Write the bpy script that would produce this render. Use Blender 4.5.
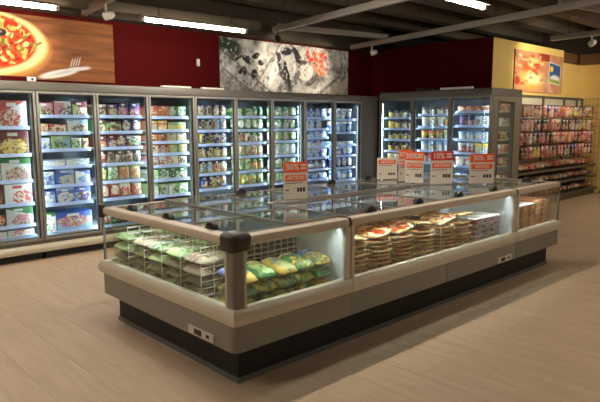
import bpy, bmesh, math, random
import numpy as np
from mathutils import Vector, Matrix

for o in list(bpy.data.objects):
    bpy.data.objects.remove(o, do_unlink=True)
S = bpy.context.scene
COL = S.collection
random.seed(7)
R = math.radians

# ------------------------------------------------------------------ camera, world, exposure
cam = bpy.data.objects.new('camera', bpy.data.cameras.new('camera'))
COL.objects.link(cam)
cam.data.sensor_fit = 'HORIZONTAL'
cam.data.sensor_width = 36.0
cam.data.lens = 577.34 / 600 * 36.0
cam.data.clip_start = 0.05
CY, CP, CR = R(46.632), R(7.862), R(-0.124)
f_ = Vector((math.cos(CY) * math.cos(CP), math.sin(CY) * math.cos(CP), -math.sin(CP)))
r0 = Vector((math.sin(CY), -math.cos(CY), 0))
u0 = r0.cross(f_)
r_ = r0 * math.cos(CR) + u0 * math.sin(CR)
u_ = u0 * math.cos(CR) - r0 * math.sin(CR)
m3 = Matrix((r_, u_, -f_)).transposed()
cam.matrix_world = Matrix.Translation((-2.0389, -2.713, 1.6)) @ m3.to_4x4()
S.camera = cam

world = bpy.data.worlds.new('store_world')
S.world = world
world.use_nodes = True
world.node_tree.nodes['Background'].inputs[0].default_value = (1.0, 0.85, 0.68, 1)
world.node_tree.nodes['Background'].inputs[1].default_value = 0.03

S.view_settings.view_transform = 'Standard'
S.view_settings.look = 'None'
S.view_settings.gamma = 1
S.view_settings.use_curve_mapping = False
S.view_settings.exposure = 0.0
S.cycles.transparent_max_bounces = 24
S.cycles.max_bounces = 10
S.cycles.sample_clamp_indirect = 6.0

TUBE = 146.0          # ceiling tubes
LED = 58.0            # freezer door LED strips
ISL = 84.0            # strips under the island rails
SPOT = 170.0          # rail spotlights (W)
WARM = (1.0, 0.80, 0.58)
COOL = (0.70, 0.86, 1.0)

# ------------------------------------------------------------------ helpers
def lin(c):
    return tuple(((v / 255) / 12.92 if v / 255 <= 0.04045 else ((v / 255 + 0.055) / 1.055) ** 2.4) for v in c)

def mat(name, c, rough=0.5, metal=0.0, noise=0.0, scale=8.0, bump=0.0, coat=0.0, spec=0.5):
    m = bpy.data.materials.new(name)
    m.use_nodes = True
    nt = m.node_tree
    b = nt.nodes['Principled BSDF']
    col = (*lin(c), 1)
    b.inputs['Base Color'].default_value = col
    b.inputs['Roughness'].default_value = rough
    b.inputs['Metallic'].default_value = metal
    b.inputs['Specular IOR Level'].default_value = spec
    b.inputs['Coat Weight'].default_value = coat
    tc = nt.nodes.new('ShaderNodeTexCoord')
    n = nt.nodes.new('ShaderNodeTexNoise')
    n.inputs['Scale'].default_value = scale
    n.inputs['Detail'].default_value = 4
    nt.links.new(tc.outputs['Object'], n.inputs['Vector'])
    mx = nt.nodes.new('ShaderNodeMix'); mx.data_type = 'RGBA'
    k = max(noise, 0.03)
    mx.inputs['A'].default_value = tuple(v * (1 - k) for v in col[:3]) + (1,)
    mx.inputs['B'].default_value = tuple(min(1, v * (1 + k)) for v in col[:3]) + (1,)
    nt.links.new(n.outputs['Fac'], mx.inputs['Factor'])
    nt.links.new(mx.outputs['Result'], b.inputs['Base Color'])
    if bump:
        bp = nt.nodes.new('ShaderNodeBump')
        bp.inputs['Strength'].default_value = bump
        bp.inputs['Distance'].default_value = 0.01
        nt.links.new(n.outputs['Fac'], bp.inputs['Height'])
        nt.links.new(bp.outputs['Normal'], b.inputs['Normal'])
    return m

def emit(name, c, s):
    m = bpy.data.materials.new(name)
    m.use_nodes = True
    nt = m.node_tree
    nt.nodes.clear()
    o = nt.nodes.new('ShaderNodeOutputMaterial')
    e = nt.nodes.new('ShaderNodeEmission')
    e.inputs[0].default_value = (*c, 1)
    e.inputs[1].default_value = s
    nt.links.new(e.outputs[0], o.inputs[0])
    return m

def glass(name, tint=(0.95, 0.98, 0.965), f0=0.04, rough=0.0, haze=0.0):
    # thin pane: clear transmission plus Schlick reflection on both faces
    m = bpy.data.materials.new(name)
    m.use_nodes = True
    nt = m.node_tree
    nt.nodes.clear()
    N = nt.nodes.new
    o = N('ShaderNodeOutputMaterial'); mix = N('ShaderNodeMixShader')
    tr = N('ShaderNodeBsdfTransparent'); gl = N('ShaderNodeBsdfGlossy'); g = N('ShaderNodeNewGeometry')
    tr.inputs[0].default_value = (*tint, 1)
    gl.inputs['Roughness'].default_value = rough
    d = N('ShaderNodeVectorMath'); d.operation = 'DOT_PRODUCT'
    nt.links.new(g.outputs['Incoming'], d.inputs[0]); nt.links.new(g.outputs['Normal'], d.inputs[1])
    ab = N('ShaderNodeMath'); ab.operation = 'ABSOLUTE'
    nt.links.new(d.outputs['Value'], ab.inputs[0])
    su = N('ShaderNodeMath'); su.operation = 'SUBTRACT'; su.use_clamp = True
    su.inputs[0].default_value = 1; nt.links.new(ab.outputs[0], su.inputs[1])
    po = N('ShaderNodeMath'); po.operation = 'POWER'; po.inputs[1].default_value = 5
    nt.links.new(su.outputs[0], po.inputs[0])
    ma = N('ShaderNodeMath'); ma.operation = 'MULTIPLY_ADD'
    ma.inputs[1].default_value = 1 - f0; ma.inputs[2].default_value = f0
    nt.links.new(po.outputs[0], ma.inputs[0])
    nt.links.new(ma.outputs[0], mix.inputs[0]); nt.links.new(tr.outputs[0], mix.inputs[1]); nt.links.new(gl.outputs[0], mix.inputs[2])
    if haze:                       # thin film of frost and dust
        df = N('ShaderNodeBsdfDiffuse'); m2 = N('ShaderNodeMixShader'); m2.inputs[0].default_value = haze
        df.inputs[0].default_value = (0.9, 0.92, 0.93, 1)
        nt.links.new(mix.outputs[0], m2.inputs[1]); nt.links.new(df.outputs[0], m2.inputs[2]); nt.links.new(m2.outputs[0], o.inputs[0])
    else:
        nt.links.new(mix.outputs[0], o.inputs[0])
    return m

RGB = dict(amber=(196, 112, 18), lightred=(216, 96, 84), red=(200, 38, 30), darkred=(120, 20, 24), orange=(228, 120, 30), yellow=(240, 205, 50), green=(50, 130, 55),
           palegreen=(168, 200, 125), blue=(40, 85, 185), paleblue=(140, 185, 225), navy=(28, 36, 90), purple=(105, 60, 135),
           white=(235, 235, 230), brown=(120, 75, 45), black=(22, 22, 24), pink=(225, 140, 150), cream=(232, 215, 175), olive=(120, 125, 70),
           teal=(40, 140, 140), grey=(130, 130, 128))
WORD = dict(amber='orange', darkred='dark red', palegreen='pale green', paleblue='pale blue')
word = lambda k: WORD.get(k, k)

PK = {}
def pack(key, flat=False):
    """printed packaging: ground a, band b, picture of blotches c"""
    kk = (key, flat)
    if kk in PK:
        return PK[kk]
    a, b_, c = key.split('/')
    m = bpy.data.materials.new('print_' + key.replace('/', '_'))
    m.use_nodes = True
    nt = m.node_tree
    N = nt.nodes.new; L = nt.links.new
    b = nt.nodes['Principled BSDF']
    b.inputs['Roughness'].default_value = 0.38
    tc = N('ShaderNodeTexCoord'); oi = N('ShaderNodeObjectInfo')
    sp = N('ShaderNodeSeparateXYZ'); L(tc.outputs['Generated'], sp.inputs[0])
    up = sp.outputs['Y' if flat else 'Z']; ac = sp.outputs['X']
    ad = N('ShaderNodeVectorMath'); ad.operation = 'MULTIPLY_ADD'
    ad.inputs[1].default_value = (1, 1, 1)
    rv = N('ShaderNodeCombineXYZ')
    mu = N('ShaderNodeMath'); mu.operation = 'MULTIPLY'; mu.inputs[1].default_value = 9
    L(oi.outputs['Random'], mu.inputs[0]); L(mu.outputs[0], rv.inputs[0]); L(mu.outputs[0], rv.inputs[2])
    L(tc.outputs['Object'], ad.inputs[0]); L(rv.outputs[0], ad.inputs[2])
    vo = N('ShaderNodeTexVoronoi'); vo.inputs['Scale'].default_value = 46
    L(ad.outputs[0], vo.inputs['Vector'])
    vs = N('ShaderNodeSeparateColor'); L(vo.outputs['Color'], vs.inputs[0])
    cr = N('ShaderNodeValToRGB'); cr.color_ramp.interpolation = 'CONSTANT'
    e = cr.color_ramp.elements
    e[0].position = 0; e[0].color = (*lin(RGB[c]), 1)
    e[1].position = 0.44; e[1].color = (*lin(RGB[a if flat else 'cream']), 1)
    for p, k in ((0.56, b_), (0.66, c), (0.74, a)):
        x = e.new(p); x.color = (*lin(RGB[k]), 1)
    n2 = N('ShaderNodeTexNoise'); n2.inputs['Scale'].default_value = 30; n2.inputs['Detail'].default_value = 3
    L(ad.outputs[0], n2.inputs['Vector'])
    av = N('ShaderNodeMix'); av.inputs['Factor'].default_value = 0.45
    L(vs.outputs[0], av.inputs['A']); L(n2.outputs['Fac'], av.inputs['B'])
    L(av.outputs['Result'], cr.inputs[0])
    # ellipse for the picture
    def M(op, i0, i1=None):
        n = N('ShaderNodeMath'); n.operation = op
        for i, v in enumerate((i0, i1)):
            if v is None: continue
            if isinstance(v, (int, float)): n.inputs[i].default_value = v
            else: L(v, n.inputs[i])
        return n.outputs[0]
    r1 = M('FRACT', M('MULTIPLY', oi.outputs['Random'], 17.31)); r2 = M('FRACT', M('MULTIPLY', oi.outputs['Random'], 53.7)); r3 = M('FRACT', M('MULTIPLY', oi.outputs['Random'], 91.3))
    dx = M('MULTIPLY', M('SUBTRACT', ac, M('ADD', 0.3, M('MULTIPLY', r1, 0.4))), 0.95); dz = M('MULTIPLY', M('SUBTRACT', up, M('ADD', 0.22, M('MULTIPLY', r2, 0.3))), 1.25)
    dist = M('ADD', M('MULTIPLY', dx, dx), M('MULTIPLY', dz, dz))
    pic = M('LESS_THAN', M('ADD', dist, M('MULTIPLY', vs.outputs[1], 0.10)), 0.24)
    band = M('GREATER_THAN', M('ADD', up, M('MULTIPLY', M('SUBTRACT', ac, 0.5), M('SUBTRACT', r1, 0.5))), M('ADD', 0.55, M('MULTIPLY', r3, 0.3)))
    logo = M('MULTIPLY', M('MULTIPLY', M('GREATER_THAN', up, 0.77), M('LESS_THAN', up, 0.91)),
             M('MULTIPLY', M('GREATER_THAN', ac, 0.28), M('LESS_THAN', ac, 0.62)))
    def X(f, A, B):
        n = N('ShaderNodeMix'); n.data_type = 'RGBA'; L(f, n.inputs['Factor'])
        for nm, v in (('A', A), ('B', B)):
            if isinstance(v, tuple): n.inputs[nm].default_value = v
            else: L(v, n.inputs[nm])
        return n.outputs['Result']
    col = X(band, (*lin(RGB[a]), 1), (*lin(RGB[b_]), 1))
    col = X(pic, col, cr.outputs[0])
    lc = 'white' if b_ != 'white' else ('red' if a in ('white', 'cream', 'green') else a)
    col = X(logo, col, (*lin(RGB[lc]), 1))
    hs = N('ShaderNodeHueSaturation')
    hs.inputs['Saturation'].default_value = 0.88
    v = N('ShaderNodeMapRange'); v.inputs['To Min'].default_value = 0.62; v.inputs['To Max'].default_value = 1.05
    L(oi.outputs['Random'], v.inputs['Value']); L(v.outputs[0], hs.inputs['Value']); L(col, hs.inputs['Color'])
    L(hs.outputs[0], b.inputs['Base Color'])
    PK[kk] = m
    return m

class MB:
    def __init__(s): s.V = []; s.F = []; s.I = []
    def add(s, vs, fs, i=0):
        n = len(s.V); s.V += [tuple(v) for v in vs]
        s.F += [tuple(n + k for k in f) for f in fs]; s.I += [i] * len(fs)
        return s
    def box(s, x0, x1, y0, y1, z0, z1, i=0):
        return s.add([(x0, y0, z0), (x1, y0, z0), (x1, y1, z0), (x0, y1, z0), (x0, y0, z1), (x1, y0, z1), (x1, y1, z1), (x0, y1, z1)],
                     [(0, 3, 2, 1), (4, 5, 6, 7), (0, 1, 5, 4), (1, 2, 6, 5), (2, 3, 7, 6), (3, 0, 4, 7)], i)
    def prism(s, prof, axis, a, b, i=0):
        """profile in the two other axes (cyclic order), extruded along axis from a to b"""
        def P(u, v, t):
            return {'x': (t, u, v), 'y': (u, t, v), 'z': (u, v, t)}[axis]
        n = len(prof)
        vs = [P(u, v, a) for u, v in prof] + [P(u, v, b) for u, v in prof]
        fs = [tuple(range(n)), tuple(range(2 * n - 1, n - 1, -1))] + [(k, n + k, n + (k + 1) % n, (k + 1) % n) for k in range(n)]
        return s.add(vs, fs, i)
    def tube(s, p0, p1, r, n=8, i=0, r1=None):
        p0 = Vector(p0); p1 = Vector(p1); d = (p1 - p0).normalized()
        a = d.orthogonal().normalized(); b = d.cross(a)
        r1 = r if r1 is None else r1
        vs = []
        for p, q in ((p0, r), (p1, r1)):
            for k in range(n):
                t = 2 * math.pi * (k + 0.5) / n
                vs.append(p + (a * math.cos(t) + b * math.sin(t)) * q)
        fs = [tuple(range(n - 1, -1, -1)), tuple(range(n, 2 * n))] + [(k, (k + 1) % n, n + (k + 1) % n, n + k) for k in range(n)]
        return s.add(vs, fs, i)
    def lathe(s, prof, n=16, i=0):
        vs = []; fs = []
        for r, z in prof:
            vs += [(r * math.cos(2 * math.pi * k / n), r * math.sin(2 * math.pi * k / n), z) for k in range(n)]
        for j in range(len(prof) - 1):
            for k in range(n):
                fs.append((j * n + k, j * n + (k + 1) % n, (j + 1) * n + (k + 1) % n, (j + 1) * n + k))
        fs.append(tuple(range(n - 1, -1, -1))); fs.append(tuple((len(prof) - 1) * n + k for k in range(n)))
        return s.add(vs, fs, i)
    def mesh(s, name, mats, bevel=0.0, seg=2, angle=40):
        me = bpy.data.meshes.new(name)
        bm = bmesh.new()
        bv = [bm.verts.new(v) for v in s.V]
        for f, i in zip(s.F, s.I):
            try:
                q = bm.faces.new([bv[k] for k in f]); q.material_index = i
            except ValueError:
                pass
        bmesh.ops.recalc_face_normals(bm, faces=bm.faces)
        if bevel:
            bmesh.ops.bevel(bm, geom=[e for e in bm.edges if e.is_manifold and e.calc_face_angle(0) > 0.5], offset=bevel, segments=seg, affect='EDGES', profile=0.5, clamp_overlap=True)
        for f in bm.faces: f.smooth = True
        for e in bm.edges:
            if len(e.link_faces) == 2 and e.calc_face_angle(0) > R(angle): e.smooth = False
        bm.to_mesh(me); bm.free()
        for m in (mats if isinstance(mats, (list, tuple)) else [mats]): me.materials.append(m)
        return me
    def build(s, name, mats, parent=None, loc=(0, 0, 0), rot=(0, 0, 0), bevel=0.0, seg=2, angle=40):
        return link(name, s.mesh(name, mats, bevel, seg, angle), parent, loc, rot)

def link(name, me, parent=None, loc=(0, 0, 0), rot=(0, 0, 0)):
    o = bpy.data.objects.new(name, me)
    COL.objects.link(o)
    o.location = loc; o.rotation_euler = rot
    if parent: o.parent = parent
    return o

def tag(o, label, cat, group=None):
    o['label'] = label; o['category'] = cat
    if group: o['group'] = group
    return o

def thing(name, label, cat, loc=(0, 0, 0), rz=0, group=None):
    o = bpy.data.objects.new(name, None)
    COL.objects.link(o)
    o.empty_display_size = 0.1
    o.location = loc; o.rotation_euler = (0, 0, rz)
    return tag(o, label, cat, group)

def struct(o):
    o['kind'] = 'structure'
    return o

def box(name, m, x0, x1, y0, y1, z0, z1, parent=None, bevel=0.0):
    return MB().box(x0, x1, y0, y1, z0, z1).build(name, m, parent, bevel=bevel)

ORD = ['first', 'second', 'third', 'fourth', 'fifth', 'sixth', 'seventh', 'eighth', 'ninth', 'tenth', 'eleventh', 'twelfth', 'thirteenth', 'fourteenth', 'fifteenth',
       'sixteenth', 'seventeenth', 'eighteenth', 'nineteenth', 'twentieth'] + ['twenty-' + w for w in ('first', 'second', 'third', 'fourth', 'fifth', 'sixth', 'seventh', 'eighth', 'ninth')]

# ------------------------------------------------------------------ materials
M_frame = mat('champagne_frame', (158, 154, 146), 0.36, 0.3)
M_frame2 = mat('dark_grey_frame', (122, 117, 111), 0.4, 0.2)
M_head2 = mat('dark_grey_header', (92, 87, 80), 0.45, 0.1)
M_header = mat('grey_header', (104, 99, 92), 0.42, 0.1)
M_bump = mat('cream_bumper', (214, 203, 180), 0.42)
M_kick = mat('black_kick', (16, 15, 14), 0.55)
M_liner = mat('white_liner', (214, 222, 226), 0.5)
M_inner = mat('grey_liner', (98, 106, 114), 0.5)
M_shelf = mat('shelf_white', (190, 205, 215), 0.5)
M_strip = mat('price_strip', (182, 200, 242), 0.3)
M_gasket = mat('dark_gasket', (38, 36, 34), 0.6)
M_grille = mat('grille_grey', (160, 168, 172), 0.5)
M_led = emit('led_cool', COOL, LED)
M_led2 = emit('led_island', (0.86, 0.95, 1.0), ISL)
M_tube = emit('fluorescent_tube', (1.0, 0.915, 0.78), TUBE)
M_pane = glass('door_glass')
M_lid = glass('lid_glass', (0.94, 0.965, 0.95), 0.22, 0.0, 0.02)
M_side = glass('side_glass', (0.93, 0.95, 0.92), 0.075)
M_panel = mat('taupe_panel', (146, 141, 132), 0.5)
M_rail = mat('beige_rail', (212, 196, 176), 0.45)
M_post = mat('taupe_post', (136, 131, 124), 0.45)
M_cap = mat('dark_brown_cap', (58, 50, 46), 0.42)
M_skirt = mat('grey_skirting', (112, 110, 106), 0.4, 0.3)
M_black = mat('black_plastic', (20, 19, 19), 0.42)
M_alu = mat('aluminium_frame', (150, 146, 138), 0.35, 0.6)
M_lidf = mat('lid_frame', (150, 147, 140), 0.35, 0.3)
M_white = mat('white_plastic', (225, 218, 205), 0.45)
M_wire = mat('white_wire', (232, 234, 230), 0.4)
M_redwall = mat('dark_red_paint', (74, 6, 6), 0.85, noise=0.06, scale=3, spec=0.12)
M_yellow = mat('yellow_paint', (240, 206, 120), 0.65, noise=0.05, scale=3)
M_ceil = mat('brown_grey_ceiling', (64, 54, 42), 0.9, noise=0.15, scale=2)
M_beam = mat('concrete_beam', (84, 73, 58), 0.9, noise=0.15, scale=3)
M_railc = mat('ceiling_rail_grey', (150, 142, 130), 0.5)
M_dark = mat('dark_metal', (34, 31, 29), 0.5)
M_plain = mat('plain_wall', (150, 136, 116), 0.8, noise=0.08)
M_wood = mat('brown_beam', (120, 82, 50), 0.6, noise=0.2, scale=5)
M_rackm = mat('rack_metal', (96, 88, 76), 0.5, 0.2)
M_rackb = mat('rack_back', (196, 188, 165), 0.6)
M_orange = mat('orange_print', (246, 92, 26), 0.5)
M_redp = mat('red_print', (214, 50, 34), 0.5)
M_paper = mat('sign_paper', (226, 214, 196), 0.55)
M_ink = mat('black_ink', (44, 40, 38), 0.6)
M_cardw = mat('white_card', (238, 236, 228), 0.5)

# floor planks
def plank_mat():
    m = bpy.data.materials.new('beige_wood_tile')
    m.use_nodes = True
    nt = m.node_tree; N = nt.nodes.new; L = nt.links.new
    b = nt.nodes['Principled BSDF']
    b.inputs['Roughness'].default_value = 0.42
    b.inputs['Specular IOR Level'].default_value = 0.35
    g = N('ShaderNodeNewGeometry'); oi = N('ShaderNodeObjectInfo')
    mp = N('ShaderNodeMapping'); mp.inputs['Scale'].default_value = (9, 1.1, 1)
    L(g.outputs['Position'], mp.inputs['Vector'])
    n1 = N('ShaderNodeTexNoise'); n1.noise_dimensions = '4D'; n1.inputs['Scale'].default_value = 2.2; n1.inputs['Detail'].default_value = 6
    L(mp.outputs[0], n1.inputs['Vector'])
    mu = N('ShaderNodeMath'); mu.operation = 'MULTIPLY'; mu.inputs[1].default_value = 20
    L(oi.outputs['Random'], mu.inputs[0]); L(mu.outputs[0], n1.inputs['W'])
    cr = N('ShaderNodeValToRGB')
    cr.color_ramp.elements[0].position = 0.3; cr.color_ramp.elements[0].color = (*lin((192, 165, 136)), 1)
    cr.color_ramp.elements[1].position = 0.72; cr.color_ramp.elements[1].color = (*lin((208, 182, 152)), 1)
    L(n1.outputs['Fac'], cr.inputs[0])
    hs = N('ShaderNodeHueSaturation')
    v = N('ShaderNodeMapRange'); v.inputs['To Min'].default_value = 0.975; v.inputs['To Max'].default_value = 1.015
    L(oi.outputs['Random'], v.inputs['Value']); L(v.outputs[0], hs.inputs['Value']); L(cr.outputs[0], hs.inputs['Color'])
    L(hs.outputs[0], b.inputs['Base Color'])
    bp = N('ShaderNodeBump'); bp.inputs['Strength'].default_value = 0.06; bp.inputs['Distance'].default_value = 0.004
    L(n1.outputs['Fac'], bp.inputs['Height']); L(bp.outputs['Normal'], b.inputs['Normal'])
    return m
M_plank = plank_mat()
M_joint = mat('floor_joint', (160, 138, 114), 0.7)

# ------------------------------------------------------------------ the room
XL, XR, YF, YB, ZC = -6.0, 11.62, -7.0, 5.2, 3.75
floor = struct(box('floor', M_joint, XL, XR, YF, YB + 0.2, -0.1, -0.002))
plank_me = MB().box(0.0005, 0.2995, 0.0005, 1.1995, -0.002, 0).mesh('plank', M_plank, bevel=0.0005, seg=1)
far_pl = MB()
npl = 0
for k in range(-20, 39):
    x = 0.3 * k
    off = (-0.70 - 0.3 * (k - 3)) % 1.2
    for j in range(-8, 6):
        y = off + 1.2 * j
        if x < XL or x + 0.3 > XR or y < YF or y + 1.2 > YB + 0.2: continue
        # in front of the lens and not under the cabinets
        d = Vector((x + 0.15 + 2.04, y + 0.6 + 2.71, 0)); fw = d.dot(Vector((0.687, 0.727, 0))); sd = d.dot(Vector((0.727, -0.687, 0)))
        hid = (x > 0.1 and x < 4.1 and y > 0.1 and y + 1.2 < 1.6) or y > 4.25 or (x > 6.6 and y > 2.1) or (y > 1.6 and x > 1.9 and x < 7)
        if fw > 1.9 and abs(sd) < 0.56 * fw + 0.7 and not hid and npl < 298:
            link('plank', plank_me, floor, (x, y, 0)); npl += 1
        else:
            far_pl.box(x + 0.0012, x + 0.2988, y + 0.0012, y + 1.1988, -0.002, 0)
fp = far_pl.build('plank_field', M_plank, floor); fp['kind'] = 'stuff'

ceil = struct(box('ceiling', M_ceil, XL, XR, YF, YB + 0.2, ZC, ZC + 0.1))
for k in range(-5, 8):     # concrete ribs under the slab, parallel to the building
    c = Vector((3.0, 0.75 + 0.95 * k, 0))
    mb = MB().prism([(-0.16, ZC), (-0.12, ZC - 0.34), (0.12, ZC - 0.34), (0.16, ZC)], 'x', -9, 8.6)
    if YF + 0.6 < c.y < YB - 0.5:
        mb.build('beam', M_beam, ceil, (c.x, c.y, 0), (0, 0, 0))

struct(box('wall_back', M_redwall, XL, 7.7, YB, YB + 0.15, 0, ZC))
struct(box('wall_niche', M_redwall, 7.53, 7.55, 2.5, YB, 0, 3.06))
struct(box('wall_back_right', M_yellow, 7.55, 10.5, 2.5, 2.65, 0, 3.05))
struct(box('wall_recess', M_yellow, 10.5, XR, 2.56, 2.71, 0, 2.82))
struct(box('trim_2', M_ceil, XL, 7.52, 4.97, YB, 3.0, ZC))
struct(box('trim_3', M_wood, 11.5, XR, -4.0, 2.56, 2.82, 3.05))
struct(box('trim_1', M_wood, 10.5, XR, 2.6, 2.72, 2.82, 3.05))
struct(box('wall_right', M_yellow, XR, XR + 0.15, YF, 5.35, 0, 3.0))
struct(box('wall_right_upper', M_ceil, XR, XR + 0.15, YF, 5.35, 3.0, ZC))
struct(box('wall_front', M_plain, XL, XR, YF - 0.15, YF, 0, ZC))
struct(box('wall_left', M_plain, XL - 0.15, XL, YF, YB, 0, ZC))
struct(box('wall_far', M_dark, 7.7, XR, YB + 0.2, YB + 0.35, 0, ZC))
struct(box('baseboard_right', M_wood, 11.6, XR, 1.2, 2.0, 0, 0.08))

# ------------------------------------------------------------------ printed murals (flat prints on boards)
def noise2(u, v, seed, octs=5, f=4.0):
    rng = np.random.RandomState(seed)
    out = np.zeros_like(u); amp = 1.0; tot = 0
    for o in range(octs):
        n = 64
        t = rng.rand(n, n)
        x = u * f; y = v * f
        xi = np.floor(x).astype(int); yi = np.floor(y).astype(int)
        fx = x - xi; fy = y - yi
        fx = fx * fx * (3 - 2 * fx); fy = fy * fy * (3 - 2 * fy)
        a = t[xi % n, yi % n]; b = t[(xi + 1) % n, yi % n]; c = t[xi % n, (yi + 1) % n]; d = t[(xi + 1) % n, (yi + 1) % n]
        out += amp * ((a * (1 - fx) + b * fx) * (1 - fy) + (c * (1 - fx) + d * fx) * fy)
        tot += amp; amp *= 0.5; f *= 2
    return out / tot

def lay(col, mask, c):
    mask = np.clip(mask, 0, 1)[..., None]
    return col * (1 - mask) + np.array(lin(c)) * mask

def ell(x, z, cx, cz, a, b, ang=0, soft=0.08):
    ca, sa = math.cos(ang), math.sin(ang)
    dx = (x - cx) * ca + (z - cz) * sa; dz = -(x - cx) * sa + (z - cz) * ca
    d = np.sqrt((dx / a) ** 2 + (dz / b) ** 2)
    return np.clip((1 - d) / soft, 0, 1)

def printed(name, x0, x1, z0, z1, y, fn, nx, nz, label, cat, parent=None, depth=0.02, rough=0.5):
    """board with a printed front: a fine grid of coloured points on a board facing -Y"""
    xs = np.linspace(x0, x1, nx); zs = np.linspace(z0, z1, nz)
    X, Z = np.meshgrid(xs, zs)
    colr = fn(X, Z)
    V = [(float(X[j, i]), y - depth, float(Z[j, i])) for j in range(nz) for i in range(nx)]
    F = [(j * nx + i, j * nx + i + 1, (j + 1) * nx + i + 1, (j + 1) * nx + i) for j in range(nz - 1) for i in range(nx - 1)]
    me = bpy.data.meshes.new(name + '_print')
    me.from_pydata(V, [], F)
    ca = me.color_attributes.new('print', 'FLOAT_COLOR', 'POINT')
    flat = np.concatenate([np.clip(colr, 0, 1).reshape(-1, 3), np.ones((nx * nz, 1))], 1).astype('f').ravel()
    ca.data.foreach_set('color', flat)
    m = bpy.data.materials.new(name + '_print')
    m.use_nodes = True
    nt = m.node_tree
    b = nt.nodes['Principled BSDF']; b.inputs['Roughness'].default_value = rough; b.inputs['Specular IOR Level'].default_value = 0.2
    at = nt.nodes.new('ShaderNodeVertexColor'); at.layer_name = 'print'
    nt.links.new(at.outputs[0], b.inputs['Base Color'])
    me.materials.append(m)
    y -= 0.003
    root = thing(name, label, cat, ((x0 + x1) / 2, y, z0))
    o = link('print', me, root, (-(x0 + x1) / 2, -y - 0.003, -z0))
    box('board', M_gasket, x0 - (x0 + x1) / 2, x1 - (x0 + x1) / 2, -depth + 0.001, 0, 0, z1 - z0, root)
    return root

def pizza_art(X, Z):
    U = (X + 2) ; V = Z - 2
    n = noise2(U * 0.6, V * 6, 3, 5, 3)
    g = noise2(U * 2, V * 2, 5, 4, 3)
    base = np.array(lin((134, 82, 46)))[None, None] * (0.3 + 1.25 * n)[..., None]
    for zc, sl in ((2.66, -0.10), (2.36, -0.12), (2.92, -0.1)):
        base = lay(base, np.clip(1 - np.abs(Z - (zc + sl * (X - 1.2))) / 0.008, 0, 1) * 0.5, (70, 36, 20))
    c = base
    wob = 0.03 * (g - 0.5)
    c = lay(c, ell(X, Z + wob, 0.07, 2.53, 0.90, 0.46, 0, 0.12) * 0.8, (205, 140, 70))
    c = lay(c, ell(X, Z + wob, 0.05, 2.57, 0.86, 0.43, 0, 0.10), (250, 222, 150))
    c = lay(c, ell(X, Z + wob, 0.02, 2.59, 0.77, 0.38, 0, 0.08), (180, 66, 30))
    rng = np.random.RandomState(11)
    for k in range(480):
        a = rng.rand() * 6.283; q = math.sqrt(rng.rand()) * 0.95
        cx = 0.02 + 0.72 * q * math.cos(a); cz = 2.60 + 0.35 * q * math.sin(a)
        cc = [(190, 38, 22), (205, 60, 30), (236, 180, 90), (150, 22, 18), (110, 110, 40), (240, 205, 140), (200, 90, 35)][rng.randint(7)]
        c = lay(c, ell(X, Z, cx, cz, 0.022 + 0.05 * rng.rand(), 0.014 + 0.025 * rng.rand(), rng.rand() * 3, 0.3) * 0.95, cc)
    for cx, cz in ((0.33, 2.70), (-0.1, 2.62), (0.1, 2.84)):
        c = lay(c, ell(X, Z, cx, cz, 0.075, 0.05, 0.2, 0.2), (46, 36, 48))
        c = lay(c, ell(X, Z, cx - 0.01, cz + 0.01, 0.03, 0.018, 0.2, 0.3), (150, 120, 110))
    for cx, cz in ((0.6, 2.66), (0.55, 2.5), (0.78, 2.6)):
        c = lay(c, ell(X, Z, cx, cz, 0.06, 0.018, 0.5, 0.3), (110, 115, 40))
    # napkin, knife and fork
    c = lay(c, ell(X, Z, 1.02, 2.235, 0.30, 0.055, 0.22, 0.3), (222, 214, 205))
    c = lay(c, ell(X, Z, 1.12, 2.265, 0.36, 0.022, 0.28, 0.3), (200, 196, 192))
    c = lay(c, ell(X, Z, 1.28, 2.31, 0.20, 0.028, 0.12, 0.3), (214, 206, 200))
    for k in range(4):
        c = lay(c, ell(X, Z, 1.19 + 0.035 * k, 2.38 + 0.008 * k, 0.085, 0.007, 1.25, 0.4), (215, 205, 196))
    return c
printed('pizza_mural', -1.6, 1.80, 2.145, 2.945, YB, pizza_art, 420, 110,
        'wide wall mural of a pizza with fork and knife on wood', 'mural', rough=0.7)

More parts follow.
